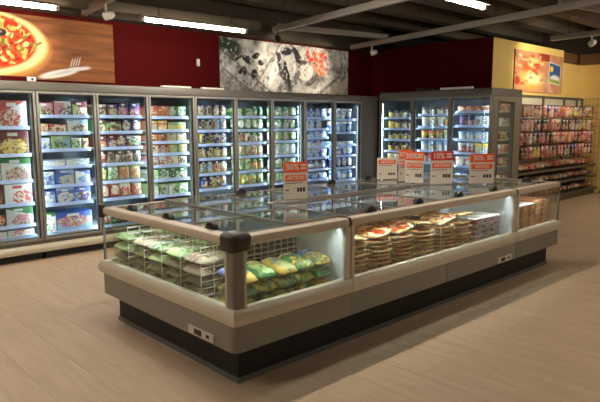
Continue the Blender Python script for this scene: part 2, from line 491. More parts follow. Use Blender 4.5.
def fish_art(X, Z):
    n = noise2(X, Z, 8, 6, 5); n2 = noise2(X, Z, 21, 5, 9); n3 = noise2(X, Z, 33, 4, 2.2)
    W_ = X + 0.12 * (n - .5); H_ = Z + 0.10 * (n2 - .5)          # ragged outlines
    c = np.ones(X.shape + (3,)) * np.array(lin((240, 236, 228)))
    c = c * np.clip(0.30 + 1.5 * (n - .28), 0.12, 1)[..., None]
    c = lay(c, np.clip((n2 - 0.56) * 6, 0, 1) * 0.75, (72, 70, 72))
    c = lay(c, np.clip((n3 - 0.60) * 5, 0, 1) * 0.55, (96, 90, 88))
    # slate boards laid as diamonds
    c = lay(c, ((H_ - 2.52) + 0.62 * (W_ - 3.62) < 0) * 0.7, (120, 110, 104))
    c = lay(c, ((H_ - 2.62) - 0.75 * (W_ - 3.62) > 0) * 0.75, (88, 84, 82))
    for a, b in ((2.18, 4.6), (2.52, 3.62)):
        c = lay(c, np.clip(1 - np.abs((Z - a) + 0.62 * (X - b)) / 0.018, 0, 1) * (X < 4.8), (70, 66, 66))
    for b in (4.30, 4.42):
        c = lay(c, np.clip(1 - np.abs((Z - 2.14) - 1.25 * (X - b)) / 0.03, 0, 1) * 0.9, (176, 172, 168) if b > 4.35 else (64, 62, 64))
    c = lay(c, ell(W_, H_, 3.78, 2.86, 0.34, 0.16, -0.3, 0.4), (44, 64, 44))
    # mussels and leaves
    for cx, cz, a, b, t in ((4.22, 2.62, .17, .06, -.5), (4.40, 2.70, .11, .06, .5), (4.10, 2.45, .12, .07, .3), (4.36, 2.38, .09, .10, 0), (4.0, 2.66, .10, .04, .4), (4.5, 2.6, .08, .05, .2)):
        c = lay(c, ell(W_, H_, cx, cz, a, b, t, 0.25), (46, 40, 40))
        c = lay(c, ell(X, Z, cx + .02, cz + .02, a * .4, b * .35, t, 0.5) * .6, (150, 140, 132))
    # fish
    for cx, cz, a, b, t, k in ((4.84, 2.56, .44, .09, 1.15, (232, 230, 226)), (5.00, 2.50, .42, .09, 1.95, (70, 70, 74)), (5.16, 2.60, .42, .10, 1.9, (205, 204, 202)),
                               (5.12, 2.44, .30, .06, 1.85, (34, 33, 36)), (5.36, 2.78, .26, .08, 2.2, (44, 42, 46)), (5.08, 2.84, .16, .10, 0, (38, 38, 42)),
                               (5.55, 2.5, .22, .16, .4, (236, 232, 226)), (5.5, 2.66, .1, .06, .3, (90, 88, 90)), (5.30, 2.36, .20, .07, 1.0, (120, 118, 118)), (5.75, 2.36, .2, .07, .6, (96, 90, 88))):
        c = lay(c, ell(W_, H_, cx, cz, a, b, t, 0.22), k)
    rng = np.random.RandomState(4)
    for k in range(26):                                   # octopus and prawns
        c = lay(c, ell(W_, H_, 5.86 + 0.15 * rng.randn(), 2.74 + 0.10 * rng.randn(), 0.13, 0.034, rng.rand() * 3, 0.4), [(232, 96, 52), (214, 70, 40), (240, 150, 110)][k % 3])
    c = lay(c, np.clip(1 - np.abs((Z - 2.2) - 0.62 * (X - 6.05)) / 0.06, 0, 1) * (X > 5.95), (120, 98, 78))
    c = lay(c, ((Z - 2.12) < 0.62 * (X - 6.14)) * 0.7, (214, 198, 176))
    n4 = noise2(X, Z, 55, 4, 22)
    c = lay(c, np.clip((n4 - 0.60) * 8, 0, 1) * 0.65, (58, 54, 54))
    c = lay(c, np.clip((0.40 - n4) * 8, 0, 1) * 0.6, (246, 243, 238))
    return c * (0.75 + 0.5 * n4)[..., None]
printed('seafood_mural', 3.62, 6.74, 2.12, 2.97, YB, fish_art, 420, 130,
        'wall mural of grey fish and red seafood on white ice', 'mural', rough=0.7)

def snack_art(X, Z):
    u = (X - 8.32) / 2.1; v = (Z - 2.16) / 0.77
    n = noise2(X, Z, 31, 5, 6)
    c = np.ones(X.shape + (3,)) * np.array(lin((214, 150, 112))) * (0.6 + 0.8 * n)[..., None]
    c = lay(c, ell(u, v, .30, .62, .26, .30, 0, .5), (216, 92, 60))
    c = lay(c, ell(u, v, .36, .28, .34, .30, 0, .5), (250, 190, 90))
    c = lay(c, ell(u, v, .36, .72, .15, .17, 0, .4), (246, 210, 130))
    c = lay(c, ell(u, v, .38, .33, .22, .2, 0, .5), (255, 240, 180))
    rng = np.random.RandomState(9)
    for k in range(40):
        c = lay(c, ell(u, v, rng.rand() * .6, .1 + .85 * rng.rand(), .03 + .03 * rng.rand(), .03 + .04 * rng.rand(), rng.rand() * 3, .4) * .75,
                [(205, 50, 40), (240, 170, 90), (250, 220, 160), (190, 60, 60), (225, 110, 80)][k % 5])
    c = lay(c, ell(u, v, .06, .25, .06, .12, 0, .3), (190, 60, 48))
    c = lay(c, ((np.abs(u - .60) < .09) & (v > .8)) * .85, (150, 24, 24))
    for k in range(5):
        c = lay(c, np.clip(1 - np.abs((v - .32) + (1.6 + .5 * k) * (u - .58 - .02 * k)) / .10, 0, 1) * (v < .38) * (u > .5) * .8, [(240, 215, 190), (170, 80, 60), (246, 226, 200), (190, 100, 80), (236, 200, 170)][k])
    # blue label with sun, white hill and green field
    w = lambda a, b_, c_, d: ((u > a) & (u < b_) & (v - .22 * (u - .7) * -1 > c_) & (v - .22 * (u - .7) * -1 < d)).astype(float)
    c = lay(c, w(.69, .96, .26, .80), (225, 228, 220))
    c = lay(c, w(.705, .945, .29, .77), (38, 92, 160))
    c = lay(c, ell(u, v, .755, .62, .045, .09, 0, .3) * w(.705, .945, .29, .77), (246, 214, 60))
    c = lay(c, ell(u, v, .83, .36, .13, .13, 0, .3) * w(.705, .945, .29, .77), (240, 244, 240))
    c = lay(c, w(.705, .945, .29, .38), (140, 180, 50))
    return c
printed('snack_poster', 8.32, 10.42, 2.15, 2.91, 2.5, snack_art, 180, 70,
        'glossy food poster with a blue label on yellow wall', 'poster', rough=0.3)

# ------------------------------------------------------------------ packaging shapes
MESHES = {}
def box_mesh(key, w, d, h):
    k = ('box', key, w, d, h)
    if k not in MESHES:
        MESHES[k] = MB().box(-w / 2, w / 2, 0, d, 0, h).mesh('carton', pack(key), bevel=0.003, seg=1)
    return MESHES[k]

def pillow(w, d, t, key, seed, flat, nx=9, ny=11):
    """filled film bag lying in XY (flat) or standing in XZ, with pinched flat seals at both ends"""
    k = ('bag', w, d, t, key, seed, flat)
    if k in MESHES: return MESHES[k]
    rng = random.Random(seed)
    V = []; F = []
    wob = [[rng.uniform(0.78, 1.0) for _ in range(nx)] for _ in range(ny)]
    for side in (1, -1):
        for j in range(ny):
            v = j / (ny - 1) * 2 - 1
            for i in range(nx):
                u = i / (nx - 1) * 2 - 1
                e = max(0.0, 1 - (abs(v) / 0.95) ** 8) * (1 - abs(u) ** 4.5)
                h = t / 2 * (e ** 0.45) * wob[j][i]
                sx = w / 2 * u * (1 - 0.14 * abs(v) ** 6)
                V.append((sx, d / 2 * v, side * max(h, 0.0012)))
    n = nx * ny
    for j in range(ny - 1):
        for i in range(nx - 1):
            q = (j * nx + i, j * nx + i + 1, (j + 1) * nx + i + 1, (j + 1) * nx + i)
            F.append(q); F.append(tuple(n + x for x in reversed(q)))
    rim = [i for i in range(nx)] + [j * nx + nx - 1 for j in range(1, ny)] + [(ny - 1) * nx + i for i in range(nx - 2, -1, -1)] + [j * nx for j in range(ny - 2, 0, -1)]
    for a, b in zip(rim, rim[1:] + rim[:1]): F.append((b, a, n + a, n + b))
    if flat:
        V = [(x, y, z + t / 2) for x, y, z in V]
    else:
        V = [(x, z + t / 2, y + d / 2) for x, y, z in V]
    mb = MB(); mb.add(V, F)
    MESHES[k] = mb.mesh('bag', pack(key, flat), angle=70)
    return MESHES[k]

TUBM = {}
def tub(parent_name, label, cat, group, loc, key, r, h):
    a, b, c = key.split('/')
    k = (key, r, h)
    if k not in TUBM:
        side = MB().lathe([(r * 0.86, 0), (r * 0.97, h * 0.86), (r * 0.97, h * 0.88)], 14).mesh('tub_side', pack(key))
        lid = MB().lathe([(r * 1.02, h * 0.86), (r * 1.03, h * 0.98), (r * 0.95, h), (0.3 * r, h)], 14).mesh('tub_lid', mat('lid_' + b, RGB[b], 0.4))
        TUBM[k] = (side, lid)
    t = thing(parent_name, label, cat, loc, 0, group)
    link('container', TUBM[k][0], t); link('lid', TUBM[k][1], t)
    return t

# ------------------------------------------------------------------ upright glass-door freezers
def freezer(name, label, x, y, rz, n, pitch, ztop, zdoor, shelves, end_window=False, wall_l=0.02, wall_r=0.02, D=0.94, M_frame=M_frame, M_header=M_header):
    """local frame: x along the front, y into the depth, z up; doors in the plane y=0. shelves: per bay list of heights"""
    W = n * pitch
    t = thing(name, label, 'freezer', (x, y, 0), rz)
    P = lambda nm, mb, m, bevel=0.0, parent=None, **k: mb.build(nm, m, parent or t, bevel=bevel, **k)
    P('kick_plate', MB().box(0.0, W, 0.03, 0.06, 0, 0.085), M_kick)
    prof = [(0.03, 0.08), (-0.02, 0.085), (-0.045, 0.10), (-0.055, 0.13), (-0.045, 0.16), (-0.02, 0.18), (0.03, 0.185)]
    P('bumper', MB().prism(prof, 'x', 0.0, W), M_bump)
    P('base_panel', MB().box(0.0, W, 0.0, 0.05, 0.185, 0.222), M_header, 0.003)
    hp = [(0.03, zdoor + 0.004), (-0.015, zdoor + 0.004), (-0.02, zdoor + 0.03), (0.01, ztop - 0.01), (0.03, ztop), (D, ztop), (D, zdoor + 0.004)]
    P('header', MB().prism(hp, 'x', 0.0, W), M_header)
    sh = MB().box(0.0, W, D - 0.03, D, 0.0, zdoor)                       # back
    sh.box(0.0, wall_l, 0.03, D - 0.03, 0.0, zdoor)
    if not end_window:
        sh.box(W - wall_r, W, 0.03, D - 0.03, 0.0, zdoor)
    P('shell', sh, M_header)
    li = MB().box(wall_l, W - wall_r, D - 0.13, D - 0.1, 0.28, zdoor - 0.02)
    li.box(wall_l, W - wall_r, 0.125, D - 0.1, 0.25, 0.28); li.box(wall_l, W - wall_r, 0.07, D - 0.1, zdoor - 0.02, zdoor)
    li.box(wall_l, wall_l + 0.01, 0.07, D - 0.1, 0.28, zdoor - 0.02)
    if not end_window: li.box(W - wall_r - 0.01, W - wall_r, 0.07, D - 0.1, 0.28, zdoor - 0.02)
    P('liner', li, M_inner)
    P('deck', MB().box(wall_l + 0.01, W - wall_r - 0.01, 0.1255, D - 0.14, 0.262, 0.2803), M_liner)
    P('deck_lip', MB().box(wall_l + 0.01, W - wall_r - 0.01, 0.121, 0.124, 0.262, 0.2795), M_strip)
    P('air_grille', MB().box(wall_l, W - wall_r, 0.06, 0.12, 0.235, 0.262), M_grille)
    if end_window:
        fr = MB()
        fr.box(W - 0.04, W, 0.03, 0.24, 0, zdoor); fr.box(W - 0.04, W, 0.74, D - 0.03, 0, zdoor)
        fr.box(W - 0.04, W, 0.24, 0.74, 0, 0.45); fr.box(W - 0.04, W, 0.24, 0.74, zdoor - 0.1, zdoor)
        P('end_frame', fr, M_frame)
        P('end_gasket', MB().box(W - 0.002, W + 0.004, 0.225, 0.24, 0.435, zdoor - 0.085).box(W - 0.002, W + 0.004, 0.74, 0.755, 0.435, zdoor - 0.085)
          .box(W - 0.002, W + 0.004, 0.24, 0.74, 0.435, 0.45).box(W - 0.002, W + 0.004, 0.24, 0.74, zdoor - 0.1, zdoor - 0.085), M_gasket)
        P('end_pane', MB().box(W - 0.024, W - 0.016, 0.24, 0.74, 0.45, zdoor - 0.1), M_pane)
    z0, z1, b = 0.226, zdoor, 0.028
    for i in range(n):
        a0 = i * pitch + 0.004; a1 = (i + 1) * pitch - 0.004
        fr = MB()
        fr.box(a0, a0 + b, -0.018, 0.022, z0, z1); fr.box(a1 - b, a1, -0.018, 0.022, z0, z1)
        fr.box(a0 + b, a1 - b, -0.018, 0.022, z0, z0 + b); fr.box(a0 + b, a1 - b, -0.018, 0.022, z1 - b, z1)
        dr = P('door', fr, M_frame, 0.004)
        MB().box(a0 + b, a1 - b, -0.004, 0.006, z0 + b, z1 - b).build('pane', M_pane, dr)
        g = MB().box(a0 + b, a0 + b + 0.005, -0.010, 0.012, z0 + b, z1 - b).box(a1 - b - 0.005, a1 - b, -0.010, 0.012, z0 + b, z1 - b)
        g.box(a0 + b + 0.005, a1 - b - 0.005, -0.010, 0.012, z1 - b - 0.005, z1 - b).box(a0 + b + 0.005, a1 - b - 0.005, -0.010, 0.012, z0 + b, z0 + b + 0.005)
        g.build('gasket', M_gasket, dr)
        MB().box(a0 + 0.012, a0 + 0.026, -0.034, -0.017, 0.85, 1.35).build('handle', M_frame, dr, bevel=0.004)
        for zs in shelves[i]:
            s = P('shelf', MB().box(a0 + 0.05, a1 - 0.05, 0.10, 0.72, zs - 0.022, zs - 0.006), M_shelf)
            MB().prism([(0.100, zs + 0.004), (0.088, zs + 0.004), (0.078, zs - 0.034), (0.088, zs - 0.036), (0.1, zs - 0.022)], 'x', a0 + 0.05, a1 - 0.05).build('price_strip', M_strip, s)
    for i in range(n + 1):
        c = i * pitch
        lo = c - 0.05 if i == n else max(c - 0.034, wall_l if i == 0 else -1); hi = min(c + 0.034, W - (0.045 if end_window else wall_r) if i == n else 99)
        P('mullion', MB().box(lo, hi, 0.024, 0.046, z0 + 0.03, z1 - 0.03), M_frame)
        cl = (lo + hi) / 2 if i < n else hi - 0.008; hw = 0.012 if 0 < i < n else 0.006
        P('light_strip', MB().box(cl - hw, cl + hw, 0.0465, 0.054, z0 + 0.05, z1 - 0.08), M_led)
    return t

SH = [1.68, 1.48, 1.28, 1.075, 0.85, 0.63]
SHELVES = {0: [1.55, 1.24, 0.94, 0.67, 0.42], 1: SH, 2: SH, 3: [1.67, 1.49, 1.335, 1.175, 1.01, 0.82, 0.60], 4: SH, 5: SH, 6: [1.68, 1.48, 1.29, 1.06, 0.83, 0.62],
           7: [1.67, 1.48, 1.33, 1.18, 0.99, 0.79, 0.62], 8: [1.64, 1.41, 1.19, 1.0, 0.78, 0.56]}
PIT, X0, YD = 0.7085, 0.351, 4.20
PITCHB = 0.75
freezer('upright_freezer', 'glass door freezer with pizza cartons under the pizza mural at the left edge', X0 - 2 * PIT, YD, 0, 2, PIT, 2.055, 1.945, [SHELVES[0]] * 2)
freezer('upright_freezer', 'three-door upright freezer of boxed meals in the left wall row', X0, YD, 0, 3, PIT, 2.055, 1.945, [SHELVES[k] for k in (1, 2, 3)])
freezer('upright_freezer', 'three-door upright freezer of blue and green bags in middle of wall row', X0 + 3 * PIT, YD, 0, 3, PIT, 2.055, 1.945, [SHELVES[k] for k in (4, 5, 6)])
freezer('upright_freezer', 'two-door upright freezer of blue packs at the far end below the seafood mural', X0 + 6 * PIT, YD, 0, 2, PIT, 2.055, 1.945, [SHELVES[k] for k in (7, 8)])
SHB = {'A': [1.67, 1.47, 1.27, 1.06, 0.85, 0.6], 'B': [1.72, 1.51, 1.30, 1.09, 0.88, 0.6], 'C': [1.76, 1.53, 1.30, 1.08, 0.86, 0.6]}
freezer('upright_freezer', 'three-door upright freezer of ice cream tubs with glazed end beside the snack rack', 6.5, 4.165, R(-90), 3, PITCHB, 2.12, 1.995, [SHB[k] for k in 'ABC'], end_window=True, D=1.01, M_frame=M_frame2, M_header=M_head2)
fl = box('corner_filler_panel', mat('filler_grey', (112, 106, 98), 0.5), X0 + 8 * PIT, 6.5, YD + 0.01, YD + 0.05, 0, 2.05, bevel=0.003)
tag(fl, 'plain grey filler panel in the corner between the two freezer rows', 'panel')

def fill(door_word, to_world, shelves, spec, gap=0.012, depth=0.30, rowname='wall freezer'):
    """spec: per shelf (top first, last = deck) list of (kind, key, count, width, height)"""
    for si, row in enumerate(spec):
        zs = (list(shelves) + [0.286])[si] + (0.0 if si < len(shelves) else 0)
        tot = sum(n * (w + gap) for _, _, n, w, _ in row)
        x = 0.058
        cnt = 0; q0 = 0
        sc = 0.605 / tot if tot > 0.5 else 1.0
        head = ((list(shelves)[si - 1] if si > 0 else 1.89) - zs) if si < len(shelves) else 0.25
        hmax = head - 0.042 if si < len(shelves) else list(shelves)[-1] - 0.286 - 0.06
        for kind, key, n, w, h in row:
            a, b, c = key.split('/')
            h = round(min(hmax, h * 1.1 * (1 + 0.10 * ((q0 * 7 + si * 3) % 5 - 2) / 2)), 3); q0 += 1
            for q in range(n):
                ww = w * sc
                cx = x + ww / 2
                nm = {'box': 'food_carton', 'bag': 'frozen_bag', 'tub': 'ice_cream_tub', 'flat': 'flat_tray', 'tall': 'food_carton'}[kind]
                cat = {'box': 'box', 'bag': 'bag', 'tub': 'tub', 'flat': 'tray', 'tall': 'box'}[kind]
                colr = word(a) + (' and ' + word(b) if b != a else '')
                sw = ('%s shelf' % ORD[si]) if si < len(shelves) else 'bottom deck'
                one = {'box': 'carton', 'bag': 'bag', 'tub': 'tub', 'flat': 'flat tray', 'tall': 'carton'}[kind]
                lab = '%s %s, %s from left, %s, %s' % (colr, one, ORD[cnt], sw, door_word)
                grp = '%s %ss, %s, %s' % (colr, one, sw, door_word)
                cnt += 1
                p, rz = to_world(cx, 0.125 + random.uniform(0, 0.02), zs + (-0.0055 if si < len(shelves) else -0.0055))
                if kind in ('box', 'tall', 'flat'):
                    o = link(nm, box_mesh(key, round(ww, 3), depth, h), None, p, (0, 0, rz + random.uniform(-0.03, 0.03)))
                    tag(o, lab, cat, grp)
                elif kind == 'bag':
                    o = link(nm, pillow(round(ww * 1.0, 3), h, 0.09, key, 100 + (q + si) % 3, False), None, (p[0], p[1], p[2] + 0.006), (R(random.uniform(-3, -0.5)), 0, rz + random.uniform(-0.03, 0.03)))
                    tag(o, lab, cat, grp)
                else:
                    p2, rz = to_world(cx, 0.14 + ww / 2, zs - 0.0055)
                    tub(nm, lab, cat, grp, p2, key, round(ww / 2 * 0.97, 3), h)
                x += (w + gap) * sc

def wallpos(k):
    bx = X0 + (k - 1) * PIT
    return lambda cx, cy, z: ((bx + cx, YD + cy, z), 0.0)
def blockpos(k):
    by = 4.165 - k * PITCHB
    return lambda cx, cy, z: ((6.5 + cy, by - cx, z), R(-90))

B = 'box'
SPEC = {
 0: [[(B, 'red/white/yellow', 1, .27, .26), (B, 'white/red/red', 1, .28, .27)],
     [(B, 'yellow/green/orange', 1, .24, .25), (B, 'brown/darkred/yellow', 1, .29, .27)],
     [(B, 'white/green/red', 1, .25, .24), (B, 'white/green/pink', 1, .3, .25)],
     [(B, 'brown/darkred/orange', 1, .26, .2), (B, 'white/white/red', 1, .27, .22)],
     [(B, 'brown/black/orange', 1, .26, .2), (B, 'white/green/pink', 1, .27, .21)],
     [(B, 'white/white/pink', 2, .27, .12)]],
 1: [[(B, 'palegreen/pink/brown', 1, .17, .15), (B, 'pink/white/purple', 1, .2, .16), (B, 'palegreen/darkred/cream', 1, .17, .17)],
     [(B, 'orange/yellow/orange', 1, .11, .09), (B, 'cream/red/brown', 1, .18, .1), (B, 'white/paleblue/brown', 1, .23, .14)],
     [(B, 'paleblue/white/blue', 1, .13, .13), (B, 'paleblue/palegreen/green', 1, .24, .14), (B, 'palegreen/white/green', 1, .13, .13), (B, 'brown/yellow/black', 1, .08, .11)],
     [('flat', 'paleblue/white/white', 2, .26, .06)],
     [(B, 'paleblue/white/blue', 1, .15, .15), (B, 'blue/paleblue/cream', 1, .22, .16), (B, 'white/blue/paleblue', 1, .18, .15)],
     [(B, 'paleblue/blue/white', 1, .15, .16), (B, 'blue/paleblue/white', 1, .22, .17), (B, 'paleblue/blue/brown', 1, .2, .17)],
     [(B, 'white/green/white', 1, .14, .2), (B, 'paleblue/blue/orange', 1, .42, .22)]],
 2: [[(B, 'brown/cream/brown', 1, .13, .14), (B, 'brown/purple/cream', 1, .13, .13), (B, 'purple/navy/pink', 2, .13, .17)],
     [(B, 'green/brown/cream', 1, .12, .13), (B, 'palegreen/brown/brown', 1, .2, .13), (B, 'purple/navy/cream', 2, .12, .16)],
     [(B, 'darkred/brown/orange', 1, .12, .14), (B, 'purple/darkred/cream', 2, .13, .14), (B, 'brown/white/green', 1, .2, .14)],
     [('bag', 'cream/brown/red', 1, .12, .15), ('bag', 'cream/brown/brown', 3, .13, .15), ('bag', 'white/grey/brown', 1, .1, .16)],
     [('bag', 'white/green/yellow', 1, .12, .18), ('bag', 'palegreen/white/green', 1, .13, .17), ('bag', 'cream/yellow/orange', 2, .15, .18)],
     [('bag', 'red/orange/cream', 2, .14, .17), ('bag', 'orange/cream/red', 2, .15, .17)],
     [('bag', 'green/white/red', 2, .16, .18), ('bag', 'brown/green/red', 2, .14, .16)]],
 3: [[(B, 'orange/red/orange', 2, .15, .15), (B, 'green/palegreen/white', 2, .12, .13)],
     [(B, 'orange/yellow/cream', 2, .13, .11), (B, 'cream/palegreen/yellow', 2, .13, .11)],
     [(B, 'orange/brown/brown', 2, .13, .1), (B, 'cream/white/yellow', 2, .14, .11)],
     [(B, 'cream/orange/brown', 1, .13, .1), (B, 'yellow/red/white', 1, .13, .11), (B, 'palegreen/yellow/cream', 2, .12, .1)],
     [(B, 'white/pink/brown', 1, .13, .12), (B, 'cream/white/red', 1, .26, .11), (B, 'white/palegreen/brown', 1, .11, .11)],
     [(B, 'palegreen/white/green', 1, .12, .13), (B, 'white/green/green', 3, .13, .14)],
     [(B, 'palegreen/green/white', 1, .12, .15), (B, 'white/palegreen/green', 3, .13, .15)],
     [(B, 'white/green/brown', 3, .17, .18)]],
 4: [[('bag', 'cream/purple/brown', 3, .11, .16), ('bag', 'brown/purple/cream', 2, .11, .17)],
     [('bag', 'cream/navy/brown', 3, .11, .16), ('bag', 'paleblue/white/orange', 2, .11, .16)],
     [('bag', 'yellow/navy/navy', 3, .11, .16), ('bag', 'cream/navy/purple', 2, .11, .16)],
     [('bag', 'yellow/navy/cream', 5, .11, .16)],
     [('bag', 'yellow/navy/paleblue', 3, .11, .18), ('bag', 'cream/navy/orange', 2, .12, .17)],
     [('bag', 'blue/navy/yellow', 2, .12, .17), ('bag', 'yellow/navy/navy', 3, .11, .16)],
     [('bag', 'white/paleblue/cream', 4, .14, .17)]],
 5: [[(B, 'green/palegreen/white', 2, .2, .12), ('bag', 'green/teal/palegreen', 2, .1, .14)],
     [('bag', 'green/palegreen/white', 5, .11, .15)],
     [('bag', 'cream/green/red', 3, .11, .15), ('bag', 'pink/green/white', 2, .11, .15)],
     [('bag', 'palegreen/cream/red', 5, .11, .15)],
     [('bag', 'palegreen/yellow/green', 3, .12, .17), ('bag', 'yellow/green/orange', 2, .12, .16)],
     [('bag', 'yellow/palegreen/green', 4, .14, .17)],
     [('bag', 'green/white/yellow', 4, .14, .18)]],
 6: [[('bag', 'palegreen/teal/white', 4, .13, .16)],
     [('bag', 'teal/green/white', 3, .13, .15), ('bag', 'green/white/palegreen', 1, .13, .15)],
     [('bag', 'green/palegreen/cream', 4, .13, .15)],
     [('bag', 'white/palegreen/paleblue', 4, .14, .17)],
     [('bag', 'white/teal/palegreen', 4, .14, .17)],
     [('bag', 'palegreen/white/teal', 4, .14, .16)],
     [('bag', 'white/green/teal', 4, .14, .18)]],
 7: [[(B, 'blue/navy/paleblue', 4, .12, .16)],
     [(B, 'blue/paleblue/white', 3, .15, .14)],
     [(B, 'paleblue/blue/white', 4, .12, .1)],
     [(B, 'white/blue/cream', 3, .15, .1)],
     [(B, 'blue/white/paleblue', 4, .12, .13)],
     [('bag', 'blue/navy/white', 4, .13, .15)],
     [('flat', 'blue/white/paleblue', 3, .16, .08)],
     [('bag', 'navy/blue/white', 4, .13, .17)]],
 8: [[('tub', 'blue/white/white', 4, .13, .19)],
     [('tub', 'blue/white/paleblue', 4, .13, .18)],
     [('flat', 'paleblue/white/white', 3, .17, .05)],
     [('bag', 'blue/white/white', 4, .13, .13)],
     [('bag', 'navy/blue/white', 4, .13, .16)],
     [('bag', 'blue/paleblue/white', 4, .13, .17)],
     [('bag', 'paleblue/blue/white', 4, .13, .17)]],
}
for k, spec in SPEC.items():
    dw = 'leftmost wall freezer door' if k == 0 else ('rightmost wall freezer door' if k == 8 else '%s wall freezer door' % ORD[k])
    fill(dw, wallpos(k), SHELVES[k], spec)
SPECB = {
 'A': [[('tub', 'yellow/black/white', 4, .13, .14)], [('tub', 'yellow/black/cream', 4, .13, .14)], [('tub', 'cream/black/yellow', 4, .13, .14)],
       [('tub', 'yellow/black/brown', 4, .13, .14)], [('tub', 'yellow/cream/white', 4, .13, .14)]],
 'B': [[('tub', 'white/grey/palegreen', 2, .13, .15), ('tub', 'cream/brown/white', 2, .13, .14)], [('tub', 'white/cream/paleblue', 3, .16, .14), ('tub', 'orange/yellow/cream', 1, .12, .12)],
       [('tub', 'yellow/orange/brown', 3, .14, .13), ('tub', 'palegreen/cream/white', 1, .13, .13)], [('tub', 'white/paleblue/cream', 4, .13, .13)], [('tub', 'cream/red/white', 4, .13, .13)]],
 'C': [[(B, 'orange/red/cream', 3, .13, .13), (B, 'orange/cream/red', 1, .14, .12)], [('tub', 'purple/navy/pink', 2, .15, .15), (B, 'white/paleblue/grey', 2, .13, .16)],
       [('tub', 'white/paleblue/white', 4, .13, .12)], [('tub', 'red/white/pink', 2, .14, .13), ('tub', 'cream/yellow/white', 2, .13, .15)], [(B, 'red/white/white', 2, .15, .13), (B, 'white/red/pink', 2, .13, .13)],
       [(B, 'white/blue/pink', 4, .13, .14)]],
}
for i, k in enumerate('ABC'):
    fill('%s ice cream freezer door' % ('left', 'middle', 'right')[i], blockpos(i), SHB[k], SPECB[k], depth=0.28)
# packs seen through the glazed end
for j, (z, keys) in enumerate(zip([1.76, 1.53, 1.30, 1.08, .86, .6], ['white/pink/brown', 'white/purple/paleblue', 'brown/cream/grey', 'pink/white/red', 'red/pink/white', 'cream/brown/pink'])):
    for q in range(2):
        a, b, c = keys.split('/')
        o = link('food_carton', box_mesh(keys, 0.15, 0.09, 0.13), None, (7.02 + 0.165 * q, 1.985, z - 0.0055), (0, 0, 0))
        tag(o, '%s and %s carton, %s behind the glazed freezer end, %s shelf' % (word(a), word(b), ('left', 'right')[q], ORD[j]), 'box', 'cartons behind the glazed end, %s shelf' % ORD[j])

# ------------------------------------------------------------------ island freezer
ZG0, ZG1, ZT = 0.505, 0.872, 0.93       # glass bottom, glass top, rail top
YA, YBk = -0.09, 1.68
XA, XS1, XS2, XE = -0.09, 0.94, 3.40, 4.425
RIN = 0.092                              # inner edge of the top rail
RAIL = [(u + 0.036, z) for u, z in [(-0.012, ZG1), (-0.022, ZG1 + 0.01), (-0.024, ZT - 0.022), (-0.014, ZT - 0.004), (0.004, ZT), (0.056, ZT), (0.056, ZG1 + 0.002), (0.051, ZG1 + 0.002), (0.051, ZG1 + 0.024), (0.034, ZG1 + 0.024), (0.034, ZG1)]]
BUMP = [(0.05, 0.400), (0.0, 0.400), (-0.012, 0.408), (-0.018, 0.430), (-0.018, 0.458), (-0.012, 0.482), (0.004, 0.502), (0.05, 0.505)]

def run(mb, prof, side, a, b, ma=0, mb_=0):
    """profile run along one side of the island between a and b, mitred at the outer corners (ma/mb_ = 1)"""
    n = len(prof)
    vs = []
    for end, c, mi in ((0, a, ma), (1, b, mb_)):
        for u, z in prof:
            sh = (u if end == 0 else -u) * mi
            if side == 'front': vs.append((c + sh, YA + u, z))
            elif side == 'back': vs.append((c + sh, YBk - u, z))
            elif side == 'left': vs.append((XA + u, c + sh, z))
            else: vs.append((XE - u, c + sh, z))
    fs = [tuple(range(n)), tuple(range(2 * n - 1, n - 1, -1))] + [(k, n + k, n + (k + 1) % n, (k + 1) % n) for k in range(n)]
    mb.add(vs, fs)

def handle_mesh():
    pts = [(0.056 * math.cos(math.pi * k / 10), 0.046 * math.sin(math.pi * k / 10)) for k in range(11)]
    return MB().prism(pts, 'y', -0.018, 0.018).mesh('handle', M_black, bevel=0.004)
HM = handle_mesh()

def lid(parent, x0, x1, y0, y1, z, along, hand):
    """sliding pane with a slim frame; hand = (x, y) of its dark grip, along = grip axis"""
    f = 0.008
    fr = MB().box(x0, x1, y0, y0 + f, z, z + 0.014).box(x0, x1, y1 - f, y1, z, z + 0.014)
    fr.box(x0, x0 + f, y0 + f, y1 - f, z, z + 0.014).box(x1 - f, x1, y0 + f, y1 - f, z, z + 0.014)
    o = fr.build('lid', M_lidf, parent)
    MB().box(x0 + f, x1 - f, y0 + f, y1 - f, z + 0.004, z + 0.010).build('pane', M_lid, o)
    if hand:
        link('handle', HM, o, (hand[0], hand[1], z + 0.010), (0, 0, 0 if along == 'x' else R(90)))
    return o

